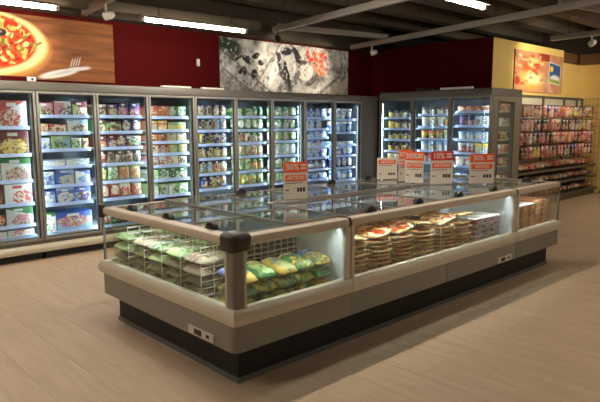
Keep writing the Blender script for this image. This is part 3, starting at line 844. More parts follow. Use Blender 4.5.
def island_head(label, x0, x1, outer):
    """end cabinet; outer = 'left' or 'right' is the side with the glazed end"""
    t = thing('island_freezer', label, 'freezer', (0, 0, 0))
    P = lambda nm, mb, m, bevel=0.0, parent=None: mb.build(nm, m, parent or t, bevel=bevel)
    L_ = outer == 'left'
    kx0, kx1 = (0.0, XS1) if L_ else (XS2, 4.336)
    P('kick_plate', MB().box(kx0 + 0.004 * L_, kx1 - 0.004 * (not L_), 0.004, 1.584, 0.0, 0.24), M_kick)
    ka, kb = kx0 - (0.006 if L_ else 0), kx1 + (0 if L_ else 0.006)
    P('skirting', MB().box(ka, kb, -0.006, 0.004, 0, 0.035), M_skirt)
    P('skirting', MB().box(ka, kb, 1.584, 1.594, 0, 0.035), M_skirt)
    P('skirting', MB().box(*((-0.006, 0.004) if L_ else (4.332, 4.342)), 0.004, 1.584, 0, 0.035), M_skirt)
    bx0, bx1 = (XA, XS1 - 0.002) if L_ else (XS2 + 0.002, XE)
    # body shell: panels round a hollow tub
    rc = 0.05
    fa, fb = (bx0 + rc, bx1) if L_ else (bx0, bx1 - rc)
    P('front_panel', MB().box(fa, fb, YA, YA + 0.03, 0.236, 0.41), M_panel)
    P('back_panel', MB().box(fa, fb, YBk - 0.03, YBk, 0.236, 0.41), M_panel)
    ex = (XA, XA + 0.03) if L_ else (XE - 0.03, XE)
    P('end_panel', MB().box(ex[0], ex[1], YA + rc, YBk - rc, 0.236, 0.41), M_panel)
    for cyy, sy in ((YA + rc, -1), (YBk - rc, 1)):
        cxx, sx = (XA + rc, -1) if L_ else (XE - rc, 1)
        arc = [(cxx + sx * rc * math.sin(math.pi / 2 * k / 8), cyy + sy * rc * math.cos(math.pi / 2 * k / 8)) for k in range(9)]
        inn = [(cxx + sx * 0.02 * math.sin(math.pi / 2 * k / 4), cyy + sy * 0.02 * math.cos(math.pi / 2 * k / 4)) for k in range(4, -1, -1)]
        P('corner_panel', MB().prism(arc + inn, 'z', 0.236, 0.41), M_panel)
    def sides(nm, prof, m, e=0.0):
        for sd in ('front', 'back', outer):
            q = MB()
            if sd == outer: run(q, prof, sd, YA, YBk, 1, 1)
            else: run(q, prof, sd, bx0 + (0 if L_ else e), bx1 - (e if L_ else 0), 1 if L_ else 0, 0 if L_ else 1)
            P(nm, q, m)
    sides('bumper', BUMP, M_bump)
    P('tub_floor', MB().box(bx0 + 0.03, bx1 - 0.03, YA + 0.03, YBk - 0.03, 0.41, 0.44), M_liner)
    px = (bx1 - 0.045, bx1) if L_ else (bx0, bx0 + 0.045)
    P('partition', MB().box(px[0], px[1], YA + 0.045, YBk - 0.045, 0.44, ZT - 0.03), M_liner)
    sides('top_rail', RAIL, M_rail, 0.014)
    g = 0.006
    P('pane', MB().box(bx0 + (0.10 if L_ else 0.05), bx1 - (0.05 if L_ else 0.03), YA + 0.018, YA + 0.018 + g, ZG0 - 0.004, ZG1 + 0.004), M_side)
    P('pane', MB().box(bx0 + (0.10 if L_ else 0.05), bx1 - (0.05 if L_ else 0.03), YBk - 0.018 - g, YBk - 0.018, ZG0 - 0.004, ZG1 + 0.004), M_side)
    gx = (XA + 0.018, XA + 0.018 + g) if L_ else (XE - 0.018 - g, XE - 0.018)
    P('pane', MB().box(gx[0], gx[1], YA + 0.10, YBk - 0.05, ZG0 - 0.004, ZG1 + 0.004), M_side)
    # glass edge trims and corner posts
    for yy in (YA, YBk - 0.04):
        P('seam_post', MB().box(*((bx1 - 0.055, bx1 - 0.005) if L_ else (bx0 + 0.005, bx0 + 0.055)), yy + (0.01 if yy < 0 else 0), yy + (0.04 if yy < 0 else 0.03), ZG0 - 0.005, ZG1), M_bump, 0.004)
    if L_:
        for cy, s in ((YA, 1), (YBk, -1)):
            w = 0.085 if s == 1 else 0.03
            pp = [(XA + 0.012, 0.034), (XA + 0.019, 0.019), (XA + 0.034, 0.012), (XA + w, 0.012), (XA + w, 0.034), (XA + 0.034, w), (XA + 0.012, w)]
            P('corner_post', MB().prism([(x, cy + s * y) for x, y in pp], 'z', ZG0 - 0.005, ZG1 + 0.002), M_post)
            cp = MB()
            rr = 0.076 if s == 1 else 0.028
            sc_ = [(0.93, ZG1 - 0.022), (1.0, ZG1 - 0.014), (1.0, ZT - 0.002), (0.93, ZT + 0.014), (0.74, ZT + 0.025), (0.4, ZT + 0.030)]
            vs = []; n = 24
            for k, z in sc_:
                for q in range(n):
                    th = 2 * math.pi * q / n
                    co, si = math.cos(th), math.sin(th)
                    rad = rr * k / (abs(co) ** 5 + abs(si) ** 5) ** (1 / 5)
                    vs.append((XA + rr - 0.010 + rad * co, cy + s * (rr - 0.010 + rad * si), z))
            nl = len(sc_)
            fs = [tuple(range(n)), tuple(range((nl - 1) * n, nl * n))] + [(j * n + k, j * n + (k + 1) % n, (j + 1) * n + (k + 1) % n, (j + 1) * n + k) for j in range(nl - 1) for k in range(n)]
            cp.add(vs, fs)
            P('corner_cap', cp, M_cap)
        P('glass_trim', MB().box(XA + 0.012, XA + 0.03, YA + 0.085, YA + 0.105, ZG0 - 0.003, ZG1), M_bump, 0.003)
        P('glass_trim', MB().box(XA + 0.085, XA + 0.105, YA + 0.012, YA + 0.03, ZG0 - 0.003, ZG1), M_bump, 0.003)
    else:
        for cy in (YA + 0.012, YBk - 0.03):
            P('corner_post', MB().box(XE - 0.03, XE - 0.012, cy, cy + 0.018, ZG0 - 0.005, ZG1 + 0.002), M_alu, 0.003)
    # under-rail lights
    P('light_strip', MB().box(bx0 + 0.12, bx1 - 0.08, YA + 0.073, YA + 0.084, ZG1 + 0.016, ZG1 + 0.0235), M_led2)
    P('light_strip', MB().box(bx0 + 0.12, bx1 - 0.08, YBk - 0.084, YBk - 0.073, ZG1 + 0.016, ZG1 + 0.0235), M_led2)
    lx = XA + 0.073 if L_ else XE - 0.084
    P('light_strip', MB().box(lx, lx + 0.011, YA + 0.14, YBk - 0.14, ZG1 + 0.016, ZG1 + 0.0235), M_led2)
    # lids: three pairs sliding lengthwise
    hx = XA + 0.055 if L_ else XE - 0.055
    ys = [YA + RIN + k * (YBk - YA - 2 * RIN) / 3 for k in range(4)]
    xi0, xi1 = bx0 + (RIN if L_ else 0.004), bx1 - (0.004 if L_ else RIN)
    mid = (xi0 + xi1) / 2
    for k in range(3):
        lid(t, xi0, mid + 0.02, ys[k], ys[k + 1] - 0.004, 0.918 if L_ else 0.934, 'y', (xi0 + 0.012, (ys[k] + ys[k + 1]) / 2) if L_ else None)
        lid(t, mid - 0.02, xi1, ys[k], ys[k + 1] - 0.004, 0.934 if L_ else 0.918, 'y', None if L_ else (xi1 - 0.012, (ys[k] + ys[k + 1]) / 2))
    return t

def control(parent, face, a, b, z0, z1):
    """white plate with a dark switch window and a small square socket"""
    if face == 'left':
        q = lambda a0, a1, d0, d1, u0, u1: MB().box(XA - d1, XA - d0, a0, a1, u0, u1)
        a, b = b, a      # reads left to right from the aisle
        w = b - a
    else:
        q = lambda a0, a1, d0, d1, u0, u1: MB().box(a0, a1, YA - d1, YA - d0, u0, u1)
        w = b - a
    S_ = lambda s0, s1: tuple(sorted((a + w * s0, a + w * s1)))
    h = z1 - z0
    p = q(*S_(0, 1), -0.002, 0.008, z0, z1).build('control_plate', M_white, parent, bevel=0.003)
    q(*S_(0.24, 0.54), 0.004, 0.011, z0 + h * 0.18, z1 - h * 0.18).build('switch', mat('dark_switch', (40, 22, 18), 0.3), p, bevel=0.002)
    q(*S_(0.72, 0.84), 0.004, 0.011, z0 + h * 0.3, z1 - h * 0.3).build('socket', M_black, p, bevel=0.002)

hA = island_head('island freezer end cabinet with dark brown corner cap, full of bags', XA, XS1, 'left')
control(hA, 'left', 0.12, 0.40, 0.246, 0.302)

def island_mid():
    t = thing('island_freezer', 'long middle island freezer cabinet holding heaps of pizzas', 'freezer', (0, 0, 0))
    P = lambda nm, mb, m, bevel=0.0, parent=None: mb.build(nm, m, parent or t, bevel=bevel)
    a, b = XS1 + 0.002, XS2 - 0.002
    P('kick_plate', MB().box(a, b, 0.004, 1.584, 0.0, 0.24), M_kick)
    for y0 in (-0.006, 1.584): P('skirting', MB().box(a, b, y0, y0 + 0.01, 0, 0.035), M_skirt)
    for x0, x1 in ((a, 2.158), (2.162, b)):
        P('front_panel', MB().box(x0, x1, YA, YA + 0.03, 0.236, 0.41), M_panel, 0.004)
        P('back_panel', MB().box(x0, x1, YBk - 0.03, YBk, 0.236, 0.41), M_panel, 0.004)
    for sd in ('front', 'back'):
        q = MB(); run(q, BUMP, sd, a, b); P('bumper', q, M_bump)
        q = MB(); run(q, RAIL, sd, a, b); P('top_rail', q, M_rail)
    P('tub_floor', MB().box(a, b, YA + 0.03, YBk - 0.03, 0.41, 0.44), M_liner)
    for x0 in (a, b - 0.03): P('end_liner', MB().box(x0, x0 + 0.03, YA + 0.045, YBk - 0.045, 0.44, ZT - 0.03), M_liner)
    P('centre_wall', MB().box(a + 0.03, b - 0.03, 0.775, 0.815, 0.44, ZT - 0.03), M_liner)
    P('centre_rail', MB().box(a, b, 0.765, 0.825, ZT - 0.03, ZT + 0.022), M_alu, 0.006)
    for yy in (YA + 0.018, YBk - 0.024):
        P('pane', MB().box(a + 0.03, b - 0.04, yy, yy + 0.006, ZG0 - 0.004, ZG1 + 0.004), M_side)
    for xx in (a + 0.003, b - 0.045):
        for yy in (YA, YBk - 0.04):
            P('seam_post', MB().box(xx, xx + 0.036, yy + (0.01 if yy < 0 else 0), yy + (0.04 if yy < 0 else 0.03), ZG0 - 0.005, ZG1), M_bump, 0.004)
    pr = [(u + 0.036, z) for u, z in [(-0.016, ZG1 + 0.001), (-0.028, ZG1 + 0.010), (-0.03, ZT - 0.022), (-0.018, ZT + 0.002), (0.004, ZT + 0.005), (0.052, ZT + 0.005), (0.052, ZT - 0.02), (0.0, ZT - 0.02), (0.0, ZG1 + 0.001)]]
    for x0, x1 in ((XS1 - 0.013, XS1 + 0.004), (XS2 - 0.004, XS2 + 0.013)):     # dark joint collars between cabinets
        for sd in ('front', 'back'):
            q = MB(); run(q, pr, sd, x0, x1); P('joint_collar', q, M_cap)
    for yy in (YA + 0.073, YBk - 0.084):
        P('light_strip', MB().box(a + 0.08, b - 0.08, yy, yy + 0.011, ZG1 + 0.016, ZG1 + 0.0235), M_led2)
    for y0, y1 in ((0.7665, 0.774), (0.816, 0.8235)):  # added strips, put in to brighten the lids and the trough below
        P('light_strip', MB().box(a + 0.08, b - 0.08, y0, y1, ZT - 0.042, ZT - 0.031), M_led2)
    for y0 in (0.757, 0.829):  # added lips that only screen the extra centre strips from view
        P('added_strip_lip', MB().box(a + 0.04, b - 0.04, y0, y0 + 0.004, ZT - 0.062, ZT - 0.024), M_alu)
    w = (b - a) / 4
    for k in range(4):
        xx = a + k * w
        lid(t, xx + 0.002, xx + w - 0.002, YA + RIN, 0.763, 0.922, 'x', (xx + w / 2, YA + RIN + 0.012))
        lid(t, xx + 0.002, xx + w - 0.002, 0.827, YBk - RIN, 0.922, 'x', (xx + w / 2, YBk - RIN - 0.012))
    return t
hM = island_mid()
control(hM, 'front', 3.03, 3.30, 0.246, 0.302)
hB = island_head('island freezer end cabinet at the far right with stacked orange boxes', XS2, XE, 'right')

# ---- contents of the island
def wire(name, label, pts_fn, nu, nv, u1, v1, r=0.003, loc=(0, 0, 0), group=None):
    mb = MB()
    for k in range(nu + 1):
        mb.tube(pts_fn(u1 * k / nu, 0), pts_fn(u1 * k / nu, v1), r, 5)
    for k in range(nv + 1):
        mb.tube(pts_fn(0, v1 * k / nv), pts_fn(u1, v1 * k / nv), r, 5)
    return tag(mb.build(name, M_wire, None, loc), label, 'divider', group)

for k, y in enumerate((0.33, 0.575, 0.82, 1.065, 1.31)):
    wire('wire_divider', 'white wire grid divider between bag piles, %s from the near corner' % ORD[k], lambda u, v: (u, 0, v), 3, 8, 0.30, 0.36, loc=(-0.035, y, 0.4435))
wire('wire_divider', 'wide white wire divider behind the yellow and green bags', lambda u, v: (u, 0, v), 9, 3, 0.56, 0.36, loc=(0.29, 0.345, 0.4435))
wire('wire_divider', 'white wire divider beside the pizza heap behind the front glass', lambda u, v: (0, u, v), 3, 1, 0.5, 0.33, loc=(2.155, -0.02, 0.4435))

# piles of frozen vegetable bags behind the end glass
VEG = ['palegreen/white/green', 'palegreen/olive/green', 'olive/palegreen/brown', 'olive/cream/palegreen', 'cream/olive/brown']
cells = [(0.455, 'nearest', [4, 3, 4, 4]), (0.70, 'second', [2, 2, 3, 1]), (0.945, 'third', [2, 3, 1, 0]), (1.19, 'fourth', [3, 2, 3, 4]), (1.47, 'last', [2, 2, 1, 0])]
for y, wd, keys in cells:
    z = 0.441
    for li_, ki in enumerate(keys):
        key = VEG[ki]
        a, b, c = key.split('/')
        me = pillow(0.29, 0.232, 0.07, key, 200 + (li_ + ki) % 4, True)
        o = link('vegetable_bag', me, None, (0.115 + random.uniform(-.012, .012), y + random.uniform(-.002, .002), z + 0.002), (0, 0, R(random.uniform(-1.5, 1.5))))
        tag(o, '%s and %s vegetable bag, %s from bottom, %s pile behind the end glass' % (word(a), word(b), ORD[li_], wd), 'bag', 'bags in the %s pile behind the end glass' % wd)
        z += 0.0725
    z = 0.442
    for li_ in range(4):
        key = VEG[(keys[li_] + 1) % 3]
        a, b, c = key.split('/')
        me = pillow(0.24, 0.232, 0.07, key, 200 + li_ % 4, True)
        o = link('vegetable_bag', me, None, (0.43 + random.uniform(-.01, .01), (y if y > .5 else 1.74), z) if y > .5 else (0.72, 0.78, z), (0, 0, R(random.uniform(-2, 2))))
        tag(o, '%s and %s vegetable bag, %s from bottom, inner row of %s pile' % (word(a), word(b), ORD[li_], wd), 'bag', 'inner row of bags, %s pile' % wd)
        z += 0.0725
# dark striped trays behind the wide wire divider
tray_me = MB().box(-0.088, 0.088, -0.10, 0.10, 0, 0.028).mesh('dark_tray', mat('dark_tray', (46, 48, 40), 0.4), bevel=0.004)
rim_me = MB().box(-0.092, 0.092, -0.105, 0.105, 0.028, 0.034).mesh('tray_film', mat('tray_rim', (188, 188, 170), 0.35), bevel=0.001, seg=1)
for col in range(3):
    for k in range(9):
        t = thing('food_tray', 'dark tray with pale film, %s from bottom, %s stack behind wire divider' % (ORD[k], ('left', 'middle', 'right')[col]), 'tray', (0.36 + 0.197 * col + random.uniform(-.006, .006), 0.475, 0.4405 + 0.035 * k), R(random.uniform(-1, 1)), '%s stack of dark trays' % ('left', 'middle', 'right')[col])
        link('tray', tray_me, t); link('film', rim_me, t)
# yellow and green bags at the front glass
n = 0
for layer in range(1, 4):
    for c_ in range(5):
        key = [None, ('yellow/palegreen/green', 'green/yellow/palegreen')[c_ % 2], ('green/yellow/palegreen', 'yellow/green/palegreen')[c_ % 2], ('yellow/blue/green', 'green/yellow/palegreen', 'yellow/blue/palegreen', 'green/yellow/olive', 'yellow/blue/olive')[c_]][layer]
        a, b, c = key.split('/')
        me = pillow(0.152, 0.26, 0.073, key, 300 + (c_ + layer) % 4, True)
        tp = layer == 3
        o = link('frozen_bag', me, None, (0.085 + 0.168 * c_ + random.uniform(-.002, .002), 0.118 + random.uniform(-.012, .012), 0.442 + 0.0745 * (layer - 1) + (0.020 if tp else 0)),
                 (R(7 if tp else 0), R(random.uniform(-1.5, 1.5) if tp else 0), R(random.uniform(-1, 1) if tp else random.uniform(-.8, .8))))
        lw = ('', 'bottom', 'middle', 'top')[layer]
        tag(o, '%s and %s bag, %s from left, %s layer behind near front glass' % (word(a), word(b), ORD[c_], lw), 'bag', '%s and %s bags in the %s layer behind the front glass' % (word(a), word(b), lw))

# pizzas in film, stacked loosely
def topping_mat():
    m = bpy.data.materials.new('pizza_topping')
    m.use_nodes = True
    nt = m.node_tree; N = nt.nodes.new; L = nt.links.new
    b = nt.nodes['Principled BSDF']; b.inputs['Roughness'].default_value = 0.3; b.inputs['Coat Weight'].default_value = 0.4
    tc = N('ShaderNodeTexCoord'); oi = N('ShaderNodeObjectInfo')
    vo = N('ShaderNodeTexVoronoi'); vo.voronoi_dimensions = '4D'; vo.inputs['Scale'].default_value = 24
    mu = N('ShaderNodeMath'); mu.operation = 'MULTIPLY'; mu.inputs[1].default_value = 30
    L(oi.outputs['Random'], mu.inputs[0]); L(mu.outputs[0], vo.inputs['W']); L(tc.outputs['Object'], vo.inputs['Vector'])
    sc = N('ShaderNodeSeparateColor'); L(vo.outputs['Color'], sc.inputs[0])
    cr = N('ShaderNodeValToRGB'); cr.color_ramp.interpolation = 'CONSTANT'
    e = cr.color_ramp.elements
    e[0].position = 0; e[0].color = (*lin((244, 226, 170)), 1)
    e[1].position = .24; e[1].color = (*lin((196, 48, 32)), 1)
    for p, c in ((.46, (250, 240, 214)), (.62, (222, 100, 52)), (.76, (240, 200, 90)), (.9, (150, 40, 30))):
        e.new(p).color = (*lin(c), 1)
    L(sc.outputs[0], cr.inputs[0]); L(cr.outputs[0], b.inputs['Base Color'])
    return m
M_top = topping_mat()
M_crust = mat('pizza_crust', (206, 172, 118), 0.6, noise=0.3, scale=30)
def pizza_meshes(seed):
    rng = random.Random(seed)
    n = 18; prof = [(0.125, 0), (0.141, 0.006), (0.142, 0.016), (0.136, 0.022), (0.124, 0.019)]
    crust = MB(); vs = []; fs = []
    jit = [1 + rng.uniform(-.03, .03) for _ in range(n)]
    for r, z in prof:
        vs += [(r * jit[k] * math.cos(2 * math.pi * k / n), r * jit[k] * math.sin(2 * math.pi * k / n), z) for k in range(n)]
    for j in range(len(prof) - 1):
        fs += [(j * n + k, j * n + (k + 1) % n, (j + 1) * n + (k + 1) % n, (j + 1) * n + k) for k in range(n)]
    fs += [tuple(range(n)), tuple(range((len(prof) - 1) * n, len(prof) * n))]
    crust.add(vs, fs)
    top = MB(); tv = [(0, 0, 0.026)]; tf = []
    rings = [0.03, 0.066, 0.102, 0.133]
    for q, r in enumerate(rings):
        tv += [(r * math.cos(2 * math.pi * k / n), r * math.sin(2 * math.pi * k / n), 0.0205 + (rng.uniform(0, .0105) if q < 3 else -0.001)) for k in range(n)]
    tf += [(0, 1 + k, 1 + (k + 1) % n) for k in range(n)]
    for q in range(3):
        tf += [(1 + q * n + k, 1 + (q + 1) * n + k, 1 + (q + 1) * n + (k + 1) % n, 1 + q * n + (k + 1) % n) for k in range(n)]
    top.add(tv, tf)
    return crust.mesh('pizza_crust', M_crust, angle=60), top.mesh('pizza_topping', M_top, angle=60)
def film_mat():
    m = bpy.data.materials.new('clear_film')
    m.use_nodes = True
    nt = m.node_tree; N = nt.nodes.new; L = nt.links.new
    b = nt.nodes['Principled BSDF']
    b.inputs['Base Color'].default_value = (*lin((228, 214, 176)), 1); b.inputs['Roughness'].default_value = 0.2
    tr = N('ShaderNodeBsdfTransparent'); mx = N('ShaderNodeMixShader'); mx.inputs[0].default_value = 0.5
    L(tr.outputs[0], mx.inputs[1]); L(b.outputs[0], mx.inputs[2]); L(mx.outputs[0], nt.nodes['Material Output'].inputs[0])
    return m
M_film = film_mat()
def film_mesh(seed):
    rng = random.Random(seed + 50); n = 26; vs = []; fs = []
    edge = []
    for k in range(n):
        th = 2 * math.pi * k / n; co, si = math.cos(th), math.sin(th)
        edge.append((0.143 / (abs(co) ** 5 + abs(si) ** 5) ** 0.2 * rng.uniform(.9, 1.0), rng.uniform(-.009, .009)))
    for k in range(n):
        th = 2 * math.pi * k / n; co, si = math.cos(th), math.sin(th)
        r, w = edge[k]
        vs += [(0.132 * co, 0.132 * si, 0.008), (r * co, r * si, 0.0105 + w), (r * co, r * si, 0.0125 + w), (0.132 * co, 0.132 * si, 0.016)]
    for k in range(n):
        a, b = 4 * k, 4 * ((k + 1) % n)
        fs += [(a + j, b + j, b + (j + 1) % 4, a + (j + 1) % 4) for j in range(4)]
    return MB().add(vs, fs).mesh('film', M_film, angle=180)
PZ = [pizza_meshes(s) + (film_mesh(s),) for s in range(4)]
def pizza(x, y, z, label, group, tilt=2):
    t = thing('frozen_pizza', label, 'pizza', (x, y, z), random.uniform(0, 6), group)
    t.rotation_euler = (R(random.uniform(-tilt, tilt)), R(random.uniform(-tilt, tilt)), R(random.uniform(-2, 2)) + R(90) * random.randrange(4))
    t.scale = (0.945, 0.945, 1)
    if tilt > 5: t.rotation_euler.x = R(random.uniform(8, 11)); t.rotation_euler.y = R(random.uniform(-4, 4))
    k = random.randrange(4)
    link('crust', PZ[k][0], t); link('topping', PZ[k][1], t); link('film', PZ[k][2], t)
for ci, x in enumerate((1.125, 1.41, 1.695, 1.98, 2.305, 2.59)):
    for row in range(2):
        h = (9, 9, 9, 9, 9, 9)[ci] + row
        for k in range(h):
            top = k == h - 1
            pizza(x + random.uniform(-.006, .006), 0.110 + 0.305 * row + random.uniform(-.012, .012), 0.4425 + 0.0335 * k + (0.026 if top else 0),
                  'pizza in the heap, %s column, %s row, %s' % (ORD[ci], ('front', 'inner')[row], 'topmost' if top else ORD[k] + ' from bottom'),
                  '%s pizzas of %s column, %s row' % ('topmost' if top else 'stacked', ORD[ci], ('front', 'inner')[row]), 0.3 if not top else 9)
for k, (x, y, dz, tl) in enumerate(((1.27, 0.29, 0.0, 8), (1.56, 0.26, 0.0, 9), (1.85, 0.29, 0.0, 8), (2.45, 0.27, 0.0, 9))):
    t = thing('frozen_pizza', 'loose tilted pizza on top of the heap, %s from left' % ORD[k], 'pizza', (x, y, 0.4425 + 0.0335 * 9 + 0.095 + dz), 0, 'loose pizzas on top of the heap')
    t.rotation_euler = (R(tl), R(2 - k), R(3 * k)); t.scale = (0.955, 0.955, 1)
    for nm, me in zip(('crust', 'topping', 'film'), PZ[k]): link(nm, me, t)
# pale blue and red boxes at the end of the pizza cabinet
for c_ in range(3):
    for k in range(5):
        key = 'paleblue/white/red' if (k + c_) % 2 else 'red/white/paleblue'
        a, b, c = key.split('/')
        o = link('food_carton', box_mesh(key, 0.15, 0.24, 0.05), None, (2.83 + 0.158 * c_, 0.0, 0.441 + 0.051 * k), (0, 0, R(random.uniform(-.8, .8))))
        tag(o, '%s and %s flat carton beside the pizzas, %s stack, %s from bottom' % (word(a), word(b), ORD[c_], ORD[k]), 'box', '%s cartons in %s stack beside the pizzas' % (word(a), ORD[c_]))
# boxes on the rear side of the middle cabinet
for c_ in range(8):
    key = ['red/white/orange', 'cream/orange/brown', 'paleblue/white/blue', 'white/red/orange'][c_ % 4]
    a, b, c = key.split('/')
    for k in range(4):
        o = link('food_carton', box_mesh(key, 0.26, 0.40, 0.06), None, (1.13 + 0.285 * c_, 1.0, 0.441 + 0.0615 * k), (0, 0, R(random.uniform(-2, 2))))
        tag(o, '%s and %s wide carton, rear trough, %s stack, %s from bottom' % (word(a), word(b), ORD[c_], ORD[k]), 'box', '%s stack of cartons in the rear trough' % ORD[c_])
# orange boxes with a white card on top
for c_ in range(3):
    for k in range(5):
        key = 'amber/amber/orange'
        o = link('food_carton', box_mesh(key, 0.15, 0.30, 0.055), None, (3.595 + 0.165 * c_, 0.0, 0.441 + 0.056 * k), (0, 0, R(random.uniform(-2, 2))))
        tag(o, 'orange carton, %s stack behind far right front glass, %s from bottom' % (ORD[c_], ORD[k]), 'box', 'orange cartons, %s stack' % ORD[c_])
cd = MB().box(-0.255, 0.255, -0.15, 0.16, 0, 0.006).build('card_sheet', M_cardw, None, (3.765, 0.15, 0.7225))
tag(cd, 'white card sheet lying on the stacked orange cartons', 'card')
for c_ in range(2):
    for k in range(6):
        key = ['amber/orange/yellow', 'amber/brown/orange'][c_]
        o = link('food_carton', box_mesh(key, 0.17, 0.30, 0.05), None, (4.095 + 0.18 * c_, 0.02, 0.441 + 0.0505 * k), (0, 0, R(random.uniform(-2, 2))))
        tag(o, 'orange carton near far glass corner, %s stack, %s from bottom' % (('left', 'right')[c_], ORD[k]), 'box', '%s orange cartons near far glass corner' % ('left', 'right')[c_])
for c_ in range(3):
    for k in range(5):
        key = ['green/palegreen/red', 'red/brown/cream', 'cream/green/brown'][c_]
        a, b, c = key.split('/')
        o = link('frozen_bag', pillow(0.24, 0.26, 0.055, key, 400 + k % 3, True), None, (3.62 + 0.26 * c_, 0.50, 0.4415 + 0.0555 * k), (0, 0, R(random.uniform(-2, 2))))
        tag(o, '%s and %s bag behind the orange cartons, %s from bottom' % (word(a), word(b), ORD[k]), 'bag', '%s bags behind the orange cartons' % word(a))

# ------------------------------------------------------------------ price signs on the island
def text_mesh(s, size, m, bold=0.0):
    cu = bpy.data.curves.new('txt', 'FONT')
    cu.body = s; cu.size = size; cu.extrude = 0.0006; cu.offset = bold; cu.align_x = 'CENTER'; cu.align_y = 'CENTER'; cu.resolution_u = 3
    o = bpy.data.objects.new('txt', cu); COL.objects.link(o)
    bpy.context.view_layer.update()
    me = bpy.data.meshes.new_from_object(o.evaluated_get(bpy.context.evaluated_depsgraph_get()))
    bpy.data.objects.remove(o); bpy.data.curves.remove(cu)
    me.materials.clear(); me.materials.append(m)
    return me
TXT = {}
def put(parent, s, size, m, x, z, bold=0.0):
    k = (s, size, m.name)
    if k not in TXT: TXT[k] = text_mesh(s, size, m, bold)
    return link('lettering', TXT[k], parent, (x, -0.0042, z), (R(90), 0, 0))

def sign(x, y, yaw, w, h, label, pct, band, z=ZT + 0.0225):
    t = thing('price_sign', label, 'sign', (x, y, z), yaw, 'orange price signs on the island')
    MB().box(-w / 2, w / 2, -0.002, 0.002, 0.004, h).build('card', M_paper, t)
    MB().box(-w / 2, w / 2, -0.012, 0.012, 0.0, 0.005).build('foot', M_alu, t)
    top = h * 0.70
    if pct:
        MB().box(-w / 2, w / 2, -0.0035, -0.0015, h * 0.72, h).build('header_band', band, t)
        put(t, pct, h * 0.235, M_paper, -w * 0.15, h * 0.855, 0.0012)
        for k in range(2):
            MB().box(w * 0.20, w * 0.44, -0.0045, -0.003, h * (0.88 - 0.08 * k), h * (0.93 - 0.08 * k)).build('fine_print', M_paper, t)
        z0, z1 = h * 0.49, h * 0.65
    else:
        z0, z1 = h * 0.70, h * 0.90
    MB().box(-w * 0.43, w * 0.43, -0.0035, -0.0015, z0, z1).build('offer_band', M_orange, t)
    put(t, 'AKTION', (z1 - z0) * 0.85, M_paper, 0, (z0 + z1) / 2, 0.001)
    MB().box(-w * 0.42, w * 0.25, -0.0035, -0.0015, z0 - h * 0.06, z0 - h * 0.045).build('fine_print', M_ink, t)
    MB().box(-w * 0.42, -w * 0.28, -0.0035, -0.0015, h * 0.24, h * 0.27).build('fine_print', M_ink, t)
    for k in range(3):
        MB().box(w * (0.06 + 0.12 * k), w * (0.15 + 0.12 * k), -0.0035, -0.0015, h * 0.2, h * 0.31).build('price_print', M_ink, t)
    return t
SY = 0.795
LZ = 0.9365
sign(1.225, SY, R(-18), 0.22, 0.315, 'orange 30% price sign standing alone at the near left of the island', '30%', M_orange)
sign(3.22, 1.40, R(-32), 0.24, 0.25, 'low price sign without percentage, leftmost of the five clustered signs', None, M_orange, LZ)
sign(3.20, 1.13, R(-15), 0.19, 0.35, 'orange percentage sign second from left in the cluster, half hidden', '30%', M_orange, LZ)
sign(3.10, 0.94, R(-72), 0.205, 0.34, 'narrow orange 30% sign overlapping its neighbour in the cluster', '30%', M_orange, LZ)
sign(3.215, 0.675, R(-30), 0.255, 0.35, 'red 10% price sign, tallest of the cluster', '10%', M_redp, LZ)
sign(3.46, 0.35, R(-30), 0.285, 0.315, 'wide orange 30% price sign, rightmost on the island', '30%', M_orange, 0.9485)

# ------------------------------------------------------------------ snack rack
rack = thing('snack_rack', 'long metal snack rack with hanging packets along the yellow wall', 'rack', (7.7, 2.02, 0))
RW = 3.78
MB().box(0, RW, 0.43, 0.45, 0.1, 2.07).build('back_panel', M_rackb, rack)
MB().box(0, RW, 0.05, 0.45, 0.0, 0.12).build('plinth', M_rackm, rack)
MB().box(0, RW, 0.42, 0.455, 2.04, 2.09).build('top_rail', M_rackm, rack)
for x in (0.02, 0.80, 1.80, 2.80, 3.46, RW - 0.02):
    MB().box(x - 0.025, x + 0.025, 0.40, 0.43, 0.1, 2.08).build('upright', M_rackm, rack)
for z, d in ((0.14, 0.0), (0.40, 0.03), (0.655, 0.06)):
    s = MB().box(0, RW, d, 0.43, z - 0.02, z).build('shelf', M_rackm, rack)
    MB().box(0, RW, d - 0.012, d, z - 0.03, z + 0.012).build('price_strip', M_rackm, s)
ROWZ = (1.885, 1.635, 1.385, 1.125)
for z in ROWZ:
    MB().box(0, RW, 0.36, 0.385, z + 0.001, z + 0.012).build('hook_bar', M_rackm, rack)
eg = MB()
for k in range(6): eg.tube((RW - 0.005, 0.02 + 0.08 * k, 0.12), (RW - 0.005, 0.02 + 0.08 * k, 2.08), 0.004, 5)
for k in range(14): eg.tube((RW - 0.005, 0.02, 0.14 + 0.149 * k), (RW - 0.005, 0.42, 0.14 + 0.149 * k), 0.004, 5)
eg.build('end_grid', M_rackm, rack)
SN = ['red/darkred/cream', 'darkred/brown/cream', 'pink/darkred/white', 'black/darkred/brown', 'red/pink/darkred', 'cream/red/brown', 'navy/blue/red', 'darkred/red/pink', 'brown/olive/yellow', 'cream/darkred/red', 'orange/red/cream', 'red/orange/brown', 'black/brown/darkred', 'navy/darkred/cream', 'red/cream/darkred', 'darkred/black/red']
hookm = MB().tube((0, 0, 0), (0, 0.30, 0.0), 0.003, 5).mesh('hook', M_rackm)
rs = random.Random(5)
